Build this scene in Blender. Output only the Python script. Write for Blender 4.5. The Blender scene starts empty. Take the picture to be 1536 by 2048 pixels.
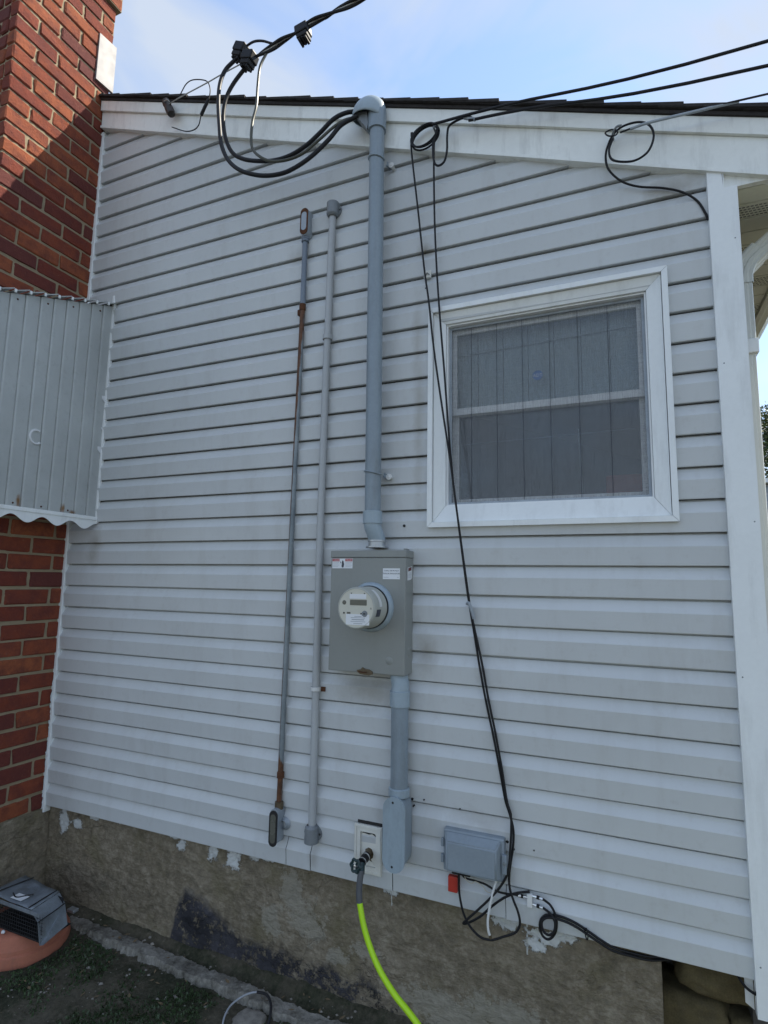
import bpy, bmesh, math, random
from mathutils import Vector, Matrix, noise
R = math.radians
random.seed(7)
scene = bpy.context.scene
col = scene.collection

# ------------------------------------------------------------------ camera
cam_d = bpy.data.cameras.new('camera')
cam_d.sensor_width = 36.0
cam_d.lens = 1124.1 / 2048 * 36.0
cam_d.clip_start = 0.05
cam_d.clip_end = 800
cam = bpy.data.objects.new('camera', cam_d)
col.objects.link(cam)
yaw, pitch, roll = -0.40497, 0.1275, 0.01736
F = Vector((math.sin(yaw)*math.cos(pitch), math.cos(yaw)*math.cos(pitch), math.sin(pitch)))
R0 = Vector((math.cos(yaw), -math.sin(yaw), 0))
U0 = R0.cross(F)
RX = R0*math.cos(roll) + U0*math.sin(roll)
UX = U0*math.cos(roll) - R0*math.sin(roll)
m3 = Matrix((RX, UX, -F)).transposed()
cam.matrix_world = Matrix.Translation((0, -2.1913, 1.7262)) @ m3.to_4x4()
scene.camera = cam

# ------------------------------------------------------------------ sun, sky
SUN = Vector((1.0, 1.0, 1.737)).normalized()
elev = math.asin(SUN.z)
sd = bpy.data.lights.new('sun', 'SUN')
sd.energy = 4.6
sd.angle = R(0.53)
sd.color = (1.0, 0.92, 0.78)
sun = bpy.data.objects.new('sun', sd)
col.objects.link(sun)
sun.rotation_euler = SUN.to_track_quat('Z', 'Y').to_euler()
sun.location = (6, 6, 12)

world = bpy.data.worlds.new('World')
scene.world = world
world.use_nodes = True
wn, wl = world.node_tree.nodes, world.node_tree.links
wn.clear()
wo = wn.new('ShaderNodeOutputWorld')
bg = wn.new('ShaderNodeBackground')
bg.inputs['Strength'].default_value = 0.15
sky = wn.new('ShaderNodeTexSky')
sky.sky_type = 'NISHITA'
sky.sun_disc = False
sky.sun_elevation = elev
sky.sun_rotation = R(45)
sky.altitude = 20
sky.air_density = 1.0
sky.dust_density = 0.1
sky.ozone_density = 1.6
# thin high cloud veil, soft streaks all over the sky
tc = wn.new('ShaderNodeTexCoord')
mp = wn.new('ShaderNodeMapping')
mp.inputs['Scale'].default_value = (1.5, 1.0, 2.4)
mp.inputs['Location'].default_value = (0.35, 0.1, 0.0)
mp.inputs['Rotation'].default_value = (0.2, 0.5, 0.6)
nz = wn.new('ShaderNodeTexNoise')
nz.inputs['Scale'].default_value = 1.9
nz.inputs['Distortion'].default_value = 0.6
nz.inputs['Detail'].default_value = 5
nz.inputs['Roughness'].default_value = 0.5
rp = wn.new('ShaderNodeValToRGB')
rp.color_ramp.elements[0].position = 0.38
rp.color_ramp.elements[0].color = (0.20, 0.20, 0.20, 1)
rp.color_ramp.elements[1].position = 0.60
rp.color_ramp.elements[1].color = (0.92, 0.92, 0.92, 1)
mx = wn.new('ShaderNodeMix')
mx.data_type = 'RGBA'
mx.inputs['B'].default_value = (2.15, 2.42, 2.85, 1)
wl.new(tc.outputs['Generated'], mp.inputs['Vector'])
wl.new(mp.outputs['Vector'], nz.inputs['Vector'])
wl.new(nz.outputs['Fac'], rp.inputs['Fac'])
wl.new(rp.outputs['Color'], mx.inputs['Factor'])
wl.new(sky.outputs['Color'], mx.inputs['A'])
wl.new(mx.outputs['Result'], bg.inputs['Color'])
wl.new(bg.outputs['Background'], wo.inputs['Surface'])

scene.view_settings.view_transform = 'Standard'
scene.view_settings.look = 'None'
scene.view_settings.gamma = 1
scene.view_settings.exposure = 1.06

# ------------------------------------------------------------------ materials
def mnodes(name):
    m = bpy.data.materials.new(name)
    m.use_nodes = True
    nt = m.node_tree
    b = nt.nodes['Principled BSDF']
    return m, nt, b

def nnoise(nt, scale, detail=4, rough=0.55, vec=None, stretch=None):
    n = nt.nodes.new('ShaderNodeTexNoise')
    n.inputs['Scale'].default_value = scale
    n.inputs['Detail'].default_value = detail
    n.inputs['Roughness'].default_value = rough
    if vec is None:
        g = nt.nodes.get('POS')
        if g is None:
            g = nt.nodes.new('ShaderNodeNewGeometry'); g.name = 'POS'
        vec = g.outputs['Position']
    if stretch:
        mp = nt.nodes.new('ShaderNodeMapping')
        mp.inputs['Scale'].default_value = stretch
        nt.links.new(vec, mp.inputs['Vector'])
        vec = mp.outputs['Vector']
    nt.links.new(vec, n.inputs['Vector'])
    return n.outputs['Fac']

def nramp(nt, fac, stops):
    r = nt.nodes.new('ShaderNodeValToRGB')
    el = r.color_ramp.elements
    while len(el) < len(stops):
        el.new(0.5)
    for e, (p, c) in zip(el, stops):
        e.position = p
        if not isinstance(c, (tuple, list)):
            c = (c, c, c)
        e.color = (c[0], c[1], c[2], 1)
    nt.links.new(fac, r.inputs['Fac'])
    return r.outputs['Color']

def nmix(nt, fac, a, b, mode='MIX'):
    m = nt.nodes.new('ShaderNodeMix')
    m.data_type = 'RGBA'
    m.blend_type = mode
    m.clamp_factor = True
    for s, v in (('A', a), ('B', b)):
        if isinstance(v, (tuple, list)):
            m.inputs[s].default_value = (v[0], v[1], v[2], 1)
        else:
            nt.links.new(v, m.inputs[s])
    if isinstance(fac, (int, float)):
        m.inputs['Factor'].default_value = fac
    else:
        nt.links.new(fac, m.inputs['Factor'])
    return m.outputs['Result']

def nmath(nt, op, a, b=0.0, c=None, clamp=False):
    m = nt.nodes.new('ShaderNodeMath')
    m.operation = op
    m.use_clamp = clamp
    for i, v in enumerate((a, b, c)):
        if v is None:
            continue
        if isinstance(v, (int, float)):
            m.inputs[i].default_value = v
        else:
            nt.links.new(v, m.inputs[i])
    return m.outputs[0]

def nbump(nt, b, h, strength=0.3, dist=0.002):
    n = nt.nodes.new('ShaderNodeBump')
    n.inputs['Strength'].default_value = strength
    n.inputs['Distance'].default_value = dist
    nt.links.new(h, n.inputs['Height'])
    nt.links.new(n.outputs['Normal'], b.inputs['Normal'])

def sc(c, k):
    return tuple(min(1, max(0, v*k)) for v in c)

def simple(name, c, rough=0.5, var=0.10, scale=9, bump=0.0, bscale=120, metal=0.0, grime=0.0, spec=0.5, stretch=None):
    """painted / moulded surface: base tint, blotches, fine grain, streaky grime"""
    m, nt, b = mnodes(name)
    f = nnoise(nt, scale, 5, 0.6, stretch=stretch)
    cc = nramp(nt, f, [(0.3, sc(c, 1-var)), (0.7, sc(c, 1+var))])
    f2 = nnoise(nt, scale*14, 3, 0.6)
    cc = nmix(nt, 0.35, cc, nramp(nt, f2, [(0.25, sc(c, 1-var*1.2)), (0.75, sc(c, 1+var*1.2))]))
    if grime > 0:
        g = nnoise(nt, 3.0, 6, 0.65, stretch=(6, 6, 1.0))
        gm = nramp(nt, g, [(0.52, 0.0), (0.75, grime)])
        cc = nmix(nt, gm, cc, (0.10, 0.095, 0.08))
    nt.links.new(cc, b.inputs['Base Color'])
    b.inputs['Roughness'].default_value = rough
    rr = nramp(nt, f, [(0.2, max(0, rough-0.08)), (0.8, min(1, rough+0.10))])
    nt.links.new(rr, b.inputs['Roughness'])
    b.inputs['Metallic'].default_value = metal
    b.inputs['Specular IOR Level'].default_value = spec
    if bump:
        nbump(nt, b, nnoise(nt, bscale, 4, 0.6), bump, 0.001)
    return m

MT = {}

def mat_siding():
    m, nt, b = mnodes('vinyl_siding')
    c = (0.555, 0.580, 0.588)
    f = nnoise(nt, 1.1, 5, 0.6)
    cc = nramp(nt, f, [(0.3, sc(c, 0.93)), (0.7, sc(c, 1.05))])
    oi = nt.nodes.new('ShaderNodeObjectInfo')
    cc = nmix(nt, 1.0, cc, nramp(nt, oi.outputs['Random'], [(0, 0.965), (1, 1.0)]), 'MULTIPLY')
    # dusty streaks and blotches
    g = nnoise(nt, 2.2, 7, 0.7, stretch=(3.5, 1, 0.8))
    cc = nmix(nt, nramp(nt, g, [(0.5, 0.0), (0.80, 0.26)]), cc, (0.30, 0.28, 0.25))
    g2 = nnoise(nt, 26, 5, 0.7)
    cc = nmix(nt, nramp(nt, g2, [(0.56, 0.0), (0.8, 0.22)]), cc, (0.30, 0.28, 0.25))
    # stains that have their own outline: under the meter can, beside it, along the wires, old marks near the head
    sx = nt.nodes.new('ShaderNodeSeparateXYZ')
    nt.links.new(nt.nodes['POS'].outputs['Position'], sx.inputs[0])
    dn = nnoise(nt, 9, 5, 0.7)
    dist = nmath(nt, 'MULTIPLY', nmath(nt, 'SUBTRACT', dn, 0.5), 1.6)
    tot = None
    for (px, pz, rx, rz, k) in [(-0.98, 1.30, 0.20, 0.10, .38), (-0.74, 1.47, 0.055, 0.10, .35), (-0.78, 2.45, 0.03, 0.55, .28), (-0.79, 2.75, 0.03, .35, .25),
                                (-1.40, 3.30, 0.10, 0.05, .25), (0.22, 3.20, 0.12, 0.05, .45), (-2.63, 1.90, 0.06, 0.12, .4), (-0.76, 3.18, 0.05, 0.04, .5),
                                (-0.90, 0.85, .06, .16, .22), (-0.52, 0.86, .16, .05, .3), (-1.22, 0.60, .03, .08, .3)]:
        dx = nmath(nt, 'DIVIDE', nmath(nt, 'SUBTRACT', sx.outputs['X'], px), rx)
        dz = nmath(nt, 'DIVIDE', nmath(nt, 'SUBTRACT', sx.outputs['Z'], pz), rz)
        d = nmath(nt, 'SQRT', nmath(nt, 'ADD', nmath(nt, 'MULTIPLY', dx, dx), nmath(nt, 'MULTIPLY', dz, dz)))
        d = nmath(nt, 'ADD', d, dist)
        k_ = nmath(nt, 'MULTIPLY', nmath(nt, 'SUBTRACT', 1.0, d, clamp=True), k*1.4)
        tot = k_ if tot is None else nmath(nt, 'MAXIMUM', tot, k_)
    cc = nmix(nt, tot, cc, (0.23, 0.205, 0.16))
    nt.links.new(cc, b.inputs['Base Color'])
    b.inputs['Roughness'].default_value = 0.42
    b.inputs['Specular IOR Level'].default_value = 0.4
    grain = nnoise(nt, 60, 4, 0.6, stretch=(0.12, 1, 2.2))
    nbump(nt, b, grain, 0.35, 0.0008)
    return m
MT['siding'] = mat_siding()

def mat_brick():
    m, nt, b = mnodes('red_brick')
    oi = nt.nodes.new('ShaderNodeObjectInfo')
    base = nramp(nt, oi.outputs['Random'], [(0.0, (0.16, 0.040, 0.028)), (0.15, (0.125, 0.042, 0.038)), (0.3, (0.185, 0.043, 0.027)),
                                            (0.55, (0.245, 0.066, 0.034)), (0.8, (0.33, 0.103, 0.046)), (1.0, (0.185, 0.045, 0.029))])
    f = nnoise(nt, 14, 6, 0.7)
    cc = nmix(nt, nramp(nt, f, [(0.40, 0.0), (0.66, 0.75)]), base, (0.115, 0.036, 0.032))
    f2 = nnoise(nt, 90, 4, 0.6)
    cc = nmix(nt, nramp(nt, f2, [(0.60, 0.0), (0.75, 0.35)]), cc, (0.36, 0.15, 0.08))
    f3 = nnoise(nt, 40, 5, 0.7, stretch=(1, 1, 1.5))
    cc = nmix(nt, nramp(nt, f3, [(0.64, 0.0), (0.78, 0.30)]), cc, (0.35, 0.30, 0.24))
    nt.links.new(cc, b.inputs['Base Color'])
    b.inputs['Roughness'].default_value = 0.9
    b.inputs['Specular IOR Level'].default_value = 0.2
    hb = nmath(nt, 'ADD', nnoise(nt, 130, 6, 0.7), nmath(nt, 'MULTIPLY', nnoise(nt, 30, 5, 0.7), 1.2))
    nbump(nt, b, hb, 0.9, 0.006)
    return m
MT['brick'] = mat_brick()
MT['mortar'] = simple('mortar', (0.29, 0.235, 0.155), 0.95, 0.18, 22, 0.8, 180, spec=0.2)

def mat_parge():
    m, nt, b = mnodes('parged_foundation')
    f = nnoise(nt, 3.0, 8, 0.65)
    cc = nramp(nt, f, [(0.30, (0.150, 0.128, 0.096)), (0.5, (0.235, 0.202, 0.150)), (0.72, (0.34, 0.298, 0.228))])
    f2 = nnoise(nt, 28, 7, 0.72)
    cc = nmix(nt, 0.55, cc, nramp(nt, f2, [(0.3, (0.075, 0.064, 0.046)), (0.50, (0.235, 0.195, 0.135)), (0.72, (0.46, 0.41, 0.32))]))
    g = nt.nodes['POS']
    sx = nt.nodes.new('ShaderNodeSeparateXYZ')
    nt.links.new(g.outputs['Position'], sx.inputs[0])
    X, Z = sx.outputs['X'], sx.outputs['Z']
    # moss-green film
    gr = nnoise(nt, 5, 5, 0.6)
    cc = nmix(nt, nramp(nt, gr, [(0.52, 0.0), (0.72, 0.45)]), cc, (0.145, 0.128, 0.055))
    # pale lime bloom where the skim coat has come away
    dn = nnoise(nt, 20, 8, 0.78)
    dd = nmath(nt, 'MULTIPLY', nmath(nt, 'SUBTRACT', dn, 0.5), 4.2)
    def blob(px, pz, rx, rz):
        dx = nmath(nt, 'DIVIDE', nmath(nt, 'SUBTRACT', X, px), rx)
        dz = nmath(nt, 'DIVIDE', nmath(nt, 'SUBTRACT', Z, pz), rz)
        d = nmath(nt, 'SQRT', nmath(nt, 'ADD', nmath(nt, 'MULTIPLY', dx, dx), nmath(nt, 'MULTIPLY', dz, dz)))
        d = nmath(nt, 'ADD', d, dd)
        return nmath(nt, 'MULTIPLY', nmath(nt, 'SUBTRACT', 1.0, d), 6.0, clamp=True)
    def blobs(l):
        t = None
        for a in l:
            k = blob(*a)
            t = k if t is None else nmath(nt, 'MAXIMUM', t, k)
        return t
    bloom = blobs([(-1.34, 0.42, .06, .10), (-1.27, 0.34, .09, .08), (-1.44, .29, .05, .06), (-0.66, 0.16, .2, .07), (-.45, .2, .16, .06), (-0.98, .28, .08, .03), (-1.12, .24, .05, .03)])
    cc = nmix(nt, nmath(nt, 'MULTIPLY', bloom, 0.6), cc, (0.36, 0.34, 0.28))
    # black damp-proof tar along the foot of the wall
    top = nramp(nt, nmath(nt, 'DIVIDE', nmath(nt, 'ADD', X, 2.2), 1.8, clamp=True),
                [(0.0, 0.06), (0.115, 0.07), (0.14, 0.28), (0.16, 0.335), (0.23, 0.305), (0.34, 0.21), (0.45, 0.215), (0.68, 0.20), (0.80, 0.12), (1.0, 0.10)])
    tn = nmath(nt, 'MULTIPLY', nmath(nt, 'SUBTRACT', nnoise(nt, 11, 6, 0.7), 0.5), 0.10)
    tar = nmath(nt, 'MULTIPLY', nmath(nt, 'SUBTRACT', nmath(nt, 'ADD', top, tn), Z), 22, clamp=True)
    flake = nramp(nt, nmath(nt, 'ADD', nnoise(nt, 24, 6, 0.75), nmath(nt, 'MULTIPLY', nmath(nt, 'ADD', X, 1.58), 0.12)), [(0.50, 1.0), (0.58, 0.10)])
    tarm = nmath(nt, 'MULTIPLY', tar, flake)
    tcol = nramp(nt, nnoise(nt, 7, 5, 0.6), [(0.35, (0.026, 0.026, 0.030)), (0.7, (0.085, 0.083, 0.095))])
    cc = nmix(nt, tarm, cc, tcol)
    # old white house paint left where the lowest boards used to be
    paint = blobs([(-2.73, .465, .035, .06), (-2.63, .475, .045, .022), (-2.52, .525, .03, .012), (-1.95, .505, .035, .03), (-1.99, .53, .04, .012), (-1.765, .51, .03, .05),
                   (-1.65, .50, .04, .04), (-1.54, .53, .03, .018), (-1.47, .535, .03, .012), (-0.44, .53, .05, .035), (-0.30, .50, .05, .022), (-.335, .472, .035, .02), (-.24, .52, .05, .018),
                   (-.89, .53, .03, .014), (-2.33, .54, .05, .01), (-2.15, .54, .04, .01)])
    cc = nmix(nt, nmath(nt, 'MULTIPLY', paint, 0.95), cc, (0.70, 0.72, 0.71))
    for (px, z0, z1, w) in [(-0.887, .475, .53, .0022), (-0.365, .43, .50, .0028), (-0.365, .52, .56, .003)]:
        a = nmath(nt, 'LESS_THAN', nmath(nt, 'ABSOLUTE', nmath(nt, 'SUBTRACT', X, px)), w)
        k = nmath(nt, 'MULTIPLY', a, nmath(nt, 'MULTIPLY', nmath(nt, 'GREATER_THAN', Z, z0), nmath(nt, 'LESS_THAN', Z, z1)))
        cc = nmix(nt, k, cc, (0.6, 0.61, 0.58))
    nt.links.new(cc, b.inputs['Base Color'])
    b.inputs['Roughness'].default_value = 0.93
    b.inputs['Specular IOR Level'].default_value = 0.25
    tro = nnoise(nt, 9, 7, 0.72, stretch=(1.0, 1.0, 2.6))
    vo = nt.nodes.new('ShaderNodeTexVoronoi')
    vo.feature = 'DISTANCE_TO_EDGE'
    vo.inputs['Scale'].default_value = 4.2
    wv = nt.nodes.new('ShaderNodeMix'); wv.data_type = 'VECTOR'
    nv = nt.nodes.new('ShaderNodeTexNoise'); nv.inputs['Scale'].default_value = 6; nv.inputs['Detail'].default_value = 5
    nt.links.new(nt.nodes['POS'].outputs['Position'], nv.inputs['Vector'])
    va = nt.nodes.new('ShaderNodeVectorMath'); va.operation = 'MULTIPLY_ADD'
    va.inputs[1].default_value = (0.35, 0.35, 0.35)
    nt.links.new(nv.outputs['Color'], va.inputs[0]); nt.links.new(nt.nodes['POS'].outputs['Position'], va.inputs[2])
    nt.links.new(va.outputs[0], vo.inputs['Vector'])
    crack = nramp(nt, vo.outputs['Distance'], [(0.0, 0.0), (0.012, 1.0)])
    cm = nramp(nt, nnoise(nt, 2.1, 2), [(0.50, 1.0), (0.60, 0.0)])
    crack = nmath(nt, 'MAXIMUM', crack, cm)
    h = nmath(nt, 'ADD', nmath(nt, 'MULTIPLY', f2, 0.8), nmath(nt, 'MULTIPLY', nnoise(nt, 120, 5, 0.7), 0.4))
    h = nmath(nt, 'ADD', h, nmath(nt, 'MULTIPLY', tro, 1.5))
    h = nmath(nt, 'ADD', h, nmath(nt, 'MULTIPLY', crack, 0.5))
    h = nmath(nt, 'ADD', h, nmath(nt, 'MULTIPLY', nmath(nt, 'MAXIMUM', paint, tarm), 0.35))
    nbump(nt, b, h, 1.0, 0.012)
    return m
MT['parge'] = mat_parge()

def mat_kerb():
    m, nt, b = mnodes('kerb_concrete')
    f = nnoise(nt, 9, 8, 0.72)
    cc = nramp(nt, f, [(0.34, (0.045, 0.042, 0.034)), (0.46, (0.17, 0.16, 0.135)), (0.58, (0.33, 0.315, 0.28)), (0.75, (0.42, 0.40, 0.36))])
    f2 = nnoise(nt, 70, 6, 0.7)
    cc = nmix(nt, 0.4, cc, nramp(nt, f2, [(0.35, (0.07, 0.066, 0.055)), (0.6, (0.30, 0.285, 0.25))]))
    nt.links.new(cc, b.inputs['Base Color'])
    b.inputs['Roughness'].default_value = 0.95
    b.inputs['Specular IOR Level'].default_value = 0.2
    nbump(nt, b, nmath(nt, 'ADD', f, f2), 1.0, 0.010)
    return m

def mat_ground():
    m, nt, b = mnodes('mossy_ground')
    f = nnoise(nt, 4.5, 7, 0.7)
    cc = nramp(nt, f, [(0.32, (0.020, 0.026, 0.014)), (0.46, (0.045, 0.048, 0.028)), (0.56, (0.105, 0.090, 0.066)), (0.75, (0.18, 0.155, 0.12))])
    f2 = nnoise(nt, 60, 6, 0.7)
    cc = nmix(nt, 0.5, cc, nramp(nt, f2, [(0.35, (0.015, 0.018, 0.011)), (0.6, (0.075, 0.072, 0.050)), (0.72, (0.20, 0.18, 0.145))]))
    sx = nt.nodes.new('ShaderNodeSeparateXYZ')
    nt.links.new(nt.nodes['POS'].outputs['Position'], sx.inputs[0])
    far = nmath(nt, 'MULTIPLY', nmath(nt, 'SUBTRACT', -1.25, sx.outputs['Y']), 3.0, clamp=True)
    pav = nramp(nt, nnoise(nt, 3, 6, 0.6), [(0.3, (0.050, 0.052, 0.050)), (0.7, (0.085, 0.085, 0.080))])
    cc = nmix(nt, far, cc, pav)
    nt.links.new(cc, b.inputs['Base Color'])
    b.inputs['Roughness'].default_value = 0.95
    b.inputs['Specular IOR Level'].default_value = 0.2
    nbump(nt, b, f2, 0.9, 0.01)
    return m
MT['ground'] = mat_ground()
MT['concrete'] = mat_kerb()
MT['white'] = simple('white_vinyl_trim', (0.77, 0.80, 0.80), 0.38, 0.05, 4, 0.08, 200, grime=0.18)
MT['rake'] = simple('white_aluminium_rake', (0.80, 0.82, 0.79), 0.40, 0.07, 3, 0.10, 60, grime=0.28)
MT['soffit'] = simple('ivory_soffit', (0.68, 0.69, 0.60), 0.5, 0.06, 4, 0.0, grime=0.1)
MT['shingle'] = simple('dark_shingle', (0.045, 0.042, 0.042), 0.95, 0.35, 60, 1.0, 300, spec=0.2)
MT['pvc'] = simple('grey_pvc', (0.225, 0.275, 0.315), 0.38, 0.12, 6, 0.05, 300, grime=0.32)
MT['pvc_light'] = simple('light_grey_pvc', (0.30, 0.37, 0.42), 0.36, 0.10, 6, 0.05, 300, grime=0.32)
MT['enclosure'] = simple('grey_painted_steel', (0.245, 0.258, 0.245), 0.42, 0.05, 4, 0.06, 260, grime=0.10)
MT['galv'] = simple('galvanised_steel', (0.42, 0.44, 0.46), 0.42, 0.16, 40, 0.1, 200, metal=0.75)
MT['galv_dull'] = simple('weathered_galvanised', (0.33, 0.37, 0.41), 0.58, 0.22, 12, 0.2, 90, metal=0.35, grime=0.3)
MT['emt'] = simple('painted_conduit', (0.40, 0.42, 0.43), 0.45, 0.08, 5, 0.06, 150, grime=0.2)
MT['emt_blue'] = simple('blue_grey_conduit', (0.165, 0.20, 0.25), 0.5, 0.15, 12, 0.15, 120, grime=0.2)
MT['cast'] = simple('cast_grey_fitting', (0.20, 0.22, 0.235), 0.55, 0.18, 30, 0.3, 150, metal=0.2)
MT['rust'] = simple('rust', (0.10, 0.046, 0.026), 0.9, 0.55, 30, 0.7, 160, spec=0.2)
MT['black'] = simple('black_cable_jacket', (0.008, 0.008, 0.010), 0.5, 0.15, 20, 0.1, 200, spec=0.3)
MT['black_dull'] = simple('weathered_black_wire', (0.016, 0.016, 0.018), 0.65, 0.25, 25, 0.2, 200, spec=0.3)
MT['alu'] = simple('bare_aluminium_wire', (0.30, 0.30, 0.29), 0.45, 0.2, 30, metal=0.6)
MT['stripe'] = simple('yellow_stripe_wire', (0.05, 0.052, 0.036), 0.45, 0.3, 20)
MT['plastic'] = simple('grey_junction_plastic', (0.24, 0.285, 0.325), 0.5, 0.10, 7, 0.1, 200, grime=0.3)
MT['red'] = simple('red_tag', (0.45, 0.035, 0.020), 0.5, 0.15, 20)
MT['white_p'] = simple('white_plastic', (0.66, 0.67, 0.66), 0.4, 0.05, 10)
MT['cream'] = simple('cream_plate', (0.68, 0.68, 0.63), 0.5, 0.10, 18, 0.2, 120, grime=0.3)
MT['lime'] = simple('lime_green_hose', (0.42, 0.72, 0.012), 0.42, 0.06, 14, 0.1, 300)
MT['hosegrey'] = simple('grey_hose_sleeve', (0.085, 0.09, 0.10), 0.5, 0.1, 20)
MT['valve'] = simple('dark_green_handle', (0.010, 0.030, 0.032), 0.4, 0.2, 20)
MT['brass'] = simple('tarnished_brass', (0.13, 0.10, 0.065), 0.5, 0.3, 30, 0.3, 120, metal=0.6)
MT['chrome'] = simple('bright_ferrule', (0.75, 0.76, 0.78), 0.25, 0.05, 10, metal=0.9)
MT['meter'] = simple('meter_plate', (0.56, 0.55, 0.47), 0.5, 0.05, 8)
MT['meter_side'] = simple('meter_body', (0.40, 0.41, 0.37), 0.35, 0.06, 8)
MT['lcd'] = simple('lcd_grey', (0.115, 0.115, 0.095), 0.25, 0.1, 20)
MT['dark'] = simple('dark_hole', (0.012, 0.012, 0.013), 0.6, 0.1, 20)
MT['label'] = simple('label_white', (0.70, 0.72, 0.74), 0.45, 0.04, 10)
MT['label_red'] = simple('label_red', (0.42, 0.035, 0.045), 0.45, 0.08, 10)
MT['label_maroon'] = simple('label_maroon', (0.13, 0.022, 0.022), 0.45, 0.08, 10)
MT['print'] = simple('label_print', (0.05, 0.055, 0.07), 0.5, 0.1, 10)
MT['print_grey'] = simple('faint_print', (0.30, 0.32, 0.35), 0.5, 0.1, 10)
MT['blue'] = simple('sticker_blue', (0.05, 0.16, 0.42), 0.4, 0.08, 10)
MT['room'] = simple('dark_interior', (0.06, 0.055, 0.05), 0.9, 0.1, 5)
MT['sash'] = simple('white_sash', (0.78, 0.80, 0.80), 0.4, 0.04, 6, grime=0.12)
MT['terra'] = simple('terracotta', (0.39, 0.140, 0.085), 0.8, 0.18, 9, 0.4, 120, grime=0.3)
MT['bark'] = simple('bark', (0.07, 0.052, 0.038), 0.95, 0.3, 20, 0.9, 40)
MT['shed'] = simple('pale_shed_wall', (0.42, 0.44, 0.47), 0.6, 0.08, 5)
MT['caulk'] = simple('white_caulk', (0.60, 0.62, 0.63), 0.6, 0.08, 30, 0.4, 60)
MT['capmetal'] = simple('stained_cap_metal', (0.21, 0.24, 0.27), 0.5, 0.35, 18, 0.3, 60, metal=0.35, grime=0.6)
MT['litter'] = simple('dead_leaf', (0.16, 0.115, 0.065), 0.9, 0.5, 30)
MT['flash'] = simple('dull_flashing', (0.235, 0.23, 0.24), 0.6, 0.06, 12)
MT['spout'] = simple('downspout_paint', (0.60, 0.62, 0.58), 0.45, 0.05, 4, grime=.12)
MT['beige'] = simple('beige_thin_wire', (0.50, 0.46, 0.36), 0.5, 0.1, 20)
MT['porcelain'] = simple('brown_insulator', (0.028, 0.020, 0.016), 0.45, 0.35, 30, 0.3, 80)

def mat_awning():
    m, nt, b = mnodes('weathered_aluminium_awning')
    c = (0.49, 0.515, 0.51)
    f = nnoise(nt, 2.2, 6, 0.6)
    cc = nramp(nt, f, [(0.3, sc(c, 0.82)), (0.7, sc(c, 1.10))])
    f2 = nnoise(nt, 34, 6, 0.7)
    cc = nmix(nt, nramp(nt, f2, [(0.55, 0.0), (0.8, 0.35)]), cc, (0.24, 0.25, 0.24))
    sx = nt.nodes.new('ShaderNodeSeparateXYZ')
    nt.links.new(nt.nodes['POS'].outputs['Position'], sx.inputs[0])
    dd = nmath(nt, 'MULTIPLY', nmath(nt, 'SUBTRACT', nnoise(nt, 30, 5, 0.7), 0.5), 1.4)
    tot = None
    for (py, pz, ry, rz) in [(-.448, 2.085, .014, .045), (-.219, 2.082, .012, .03), (-.16, 2.068, .022, .014), (-.60, 2.08, .012, .04)]:
        dy = nmath(nt, 'DIVIDE', nmath(nt, 'SUBTRACT', sx.outputs['Y'], py), ry)
        dz = nmath(nt, 'DIVIDE', nmath(nt, 'SUBTRACT', sx.outputs['Z'], pz), rz)
        d = nmath(nt, 'ADD', nmath(nt, 'SQRT', nmath(nt, 'ADD', nmath(nt, 'MULTIPLY', dy, dy), nmath(nt, 'MULTIPLY', dz, dz))), dd)
        k = nmath(nt, 'MULTIPLY', nmath(nt, 'SUBTRACT', 1.1, d, clamp=True), 1.0)
        tot = k if tot is None else nmath(nt, 'MAXIMUM', tot, k)
    cc = nmix(nt, tot, cc, (0.22, 0.11, 0.035))
    nt.links.new(cc, b.inputs['Base Color'])
    b.inputs['Roughness'].default_value = 0.48
    b.inputs['Metallic'].default_value = 0.15
    nbump(nt, b, nnoise(nt, 6, 3, 0.5), 0.25, 0.004)
    return m
MT['awning'] = mat_awning()

def mat_galvrust():
    m, nt, b = mnodes('galvanised_conduit_rusting_along_one_side')
    f = nnoise(nt, 6, 6, 0.7)
    base = nramp(nt, f, [(0.35, (0.15, 0.18, 0.20)), (0.7, (0.30, 0.34, 0.36))])
    # rust runs down one face of the pipe, patchy towards the middle
    g = nt.nodes['POS']
    sx = nt.nodes.new('ShaderNodeSeparateXYZ')
    nt.links.new(g.outputs['Position'], sx.inputs[0])
    sn = nt.nodes.new('ShaderNodeSeparateXYZ')
    nt.links.new(g.outputs['Normal'], sn.inputs[0])
    n = nnoise(nt, 26, 6, 0.7, stretch=(1, 1, .25))
    hi = nramp(nt, nmath(nt, 'DIVIDE', sx.outputs['Z'], 4.0), [(0.19, 1.0), (0.235, .9), (0.25, .06), (0.45, .03), (0.60, .30), (0.68, .62), (0.757, .95), (0.765, 0.0)])
    side = nmath(nt, 'ADD', nmath(nt, 'MULTIPLY', sn.outputs['X'], -0.5), 0.35)
    k = nmath(nt, 'MULTIPLY', nmath(nt, 'SUBTRACT', nmath(nt, 'ADD', nmath(nt, 'ADD', hi, side), n), 1.05), 5.0, clamp=True)
    rc = nramp(nt, nnoise(nt, 40, 5, .7), [(0.3, (0.055, 0.027, 0.018)), (0.7, (0.17, 0.075, 0.034))])
    cc = nmix(nt, k, base, rc)
    nt.links.new(cc, b.inputs['Base Color'])
    b.inputs['Roughness'].default_value = 0.6
    b.inputs['Metallic'].default_value = 0.3
    nbump(nt, b, n, 0.3, 0.001)
    return m
MT['galvrust'] = mat_galvrust()

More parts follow.
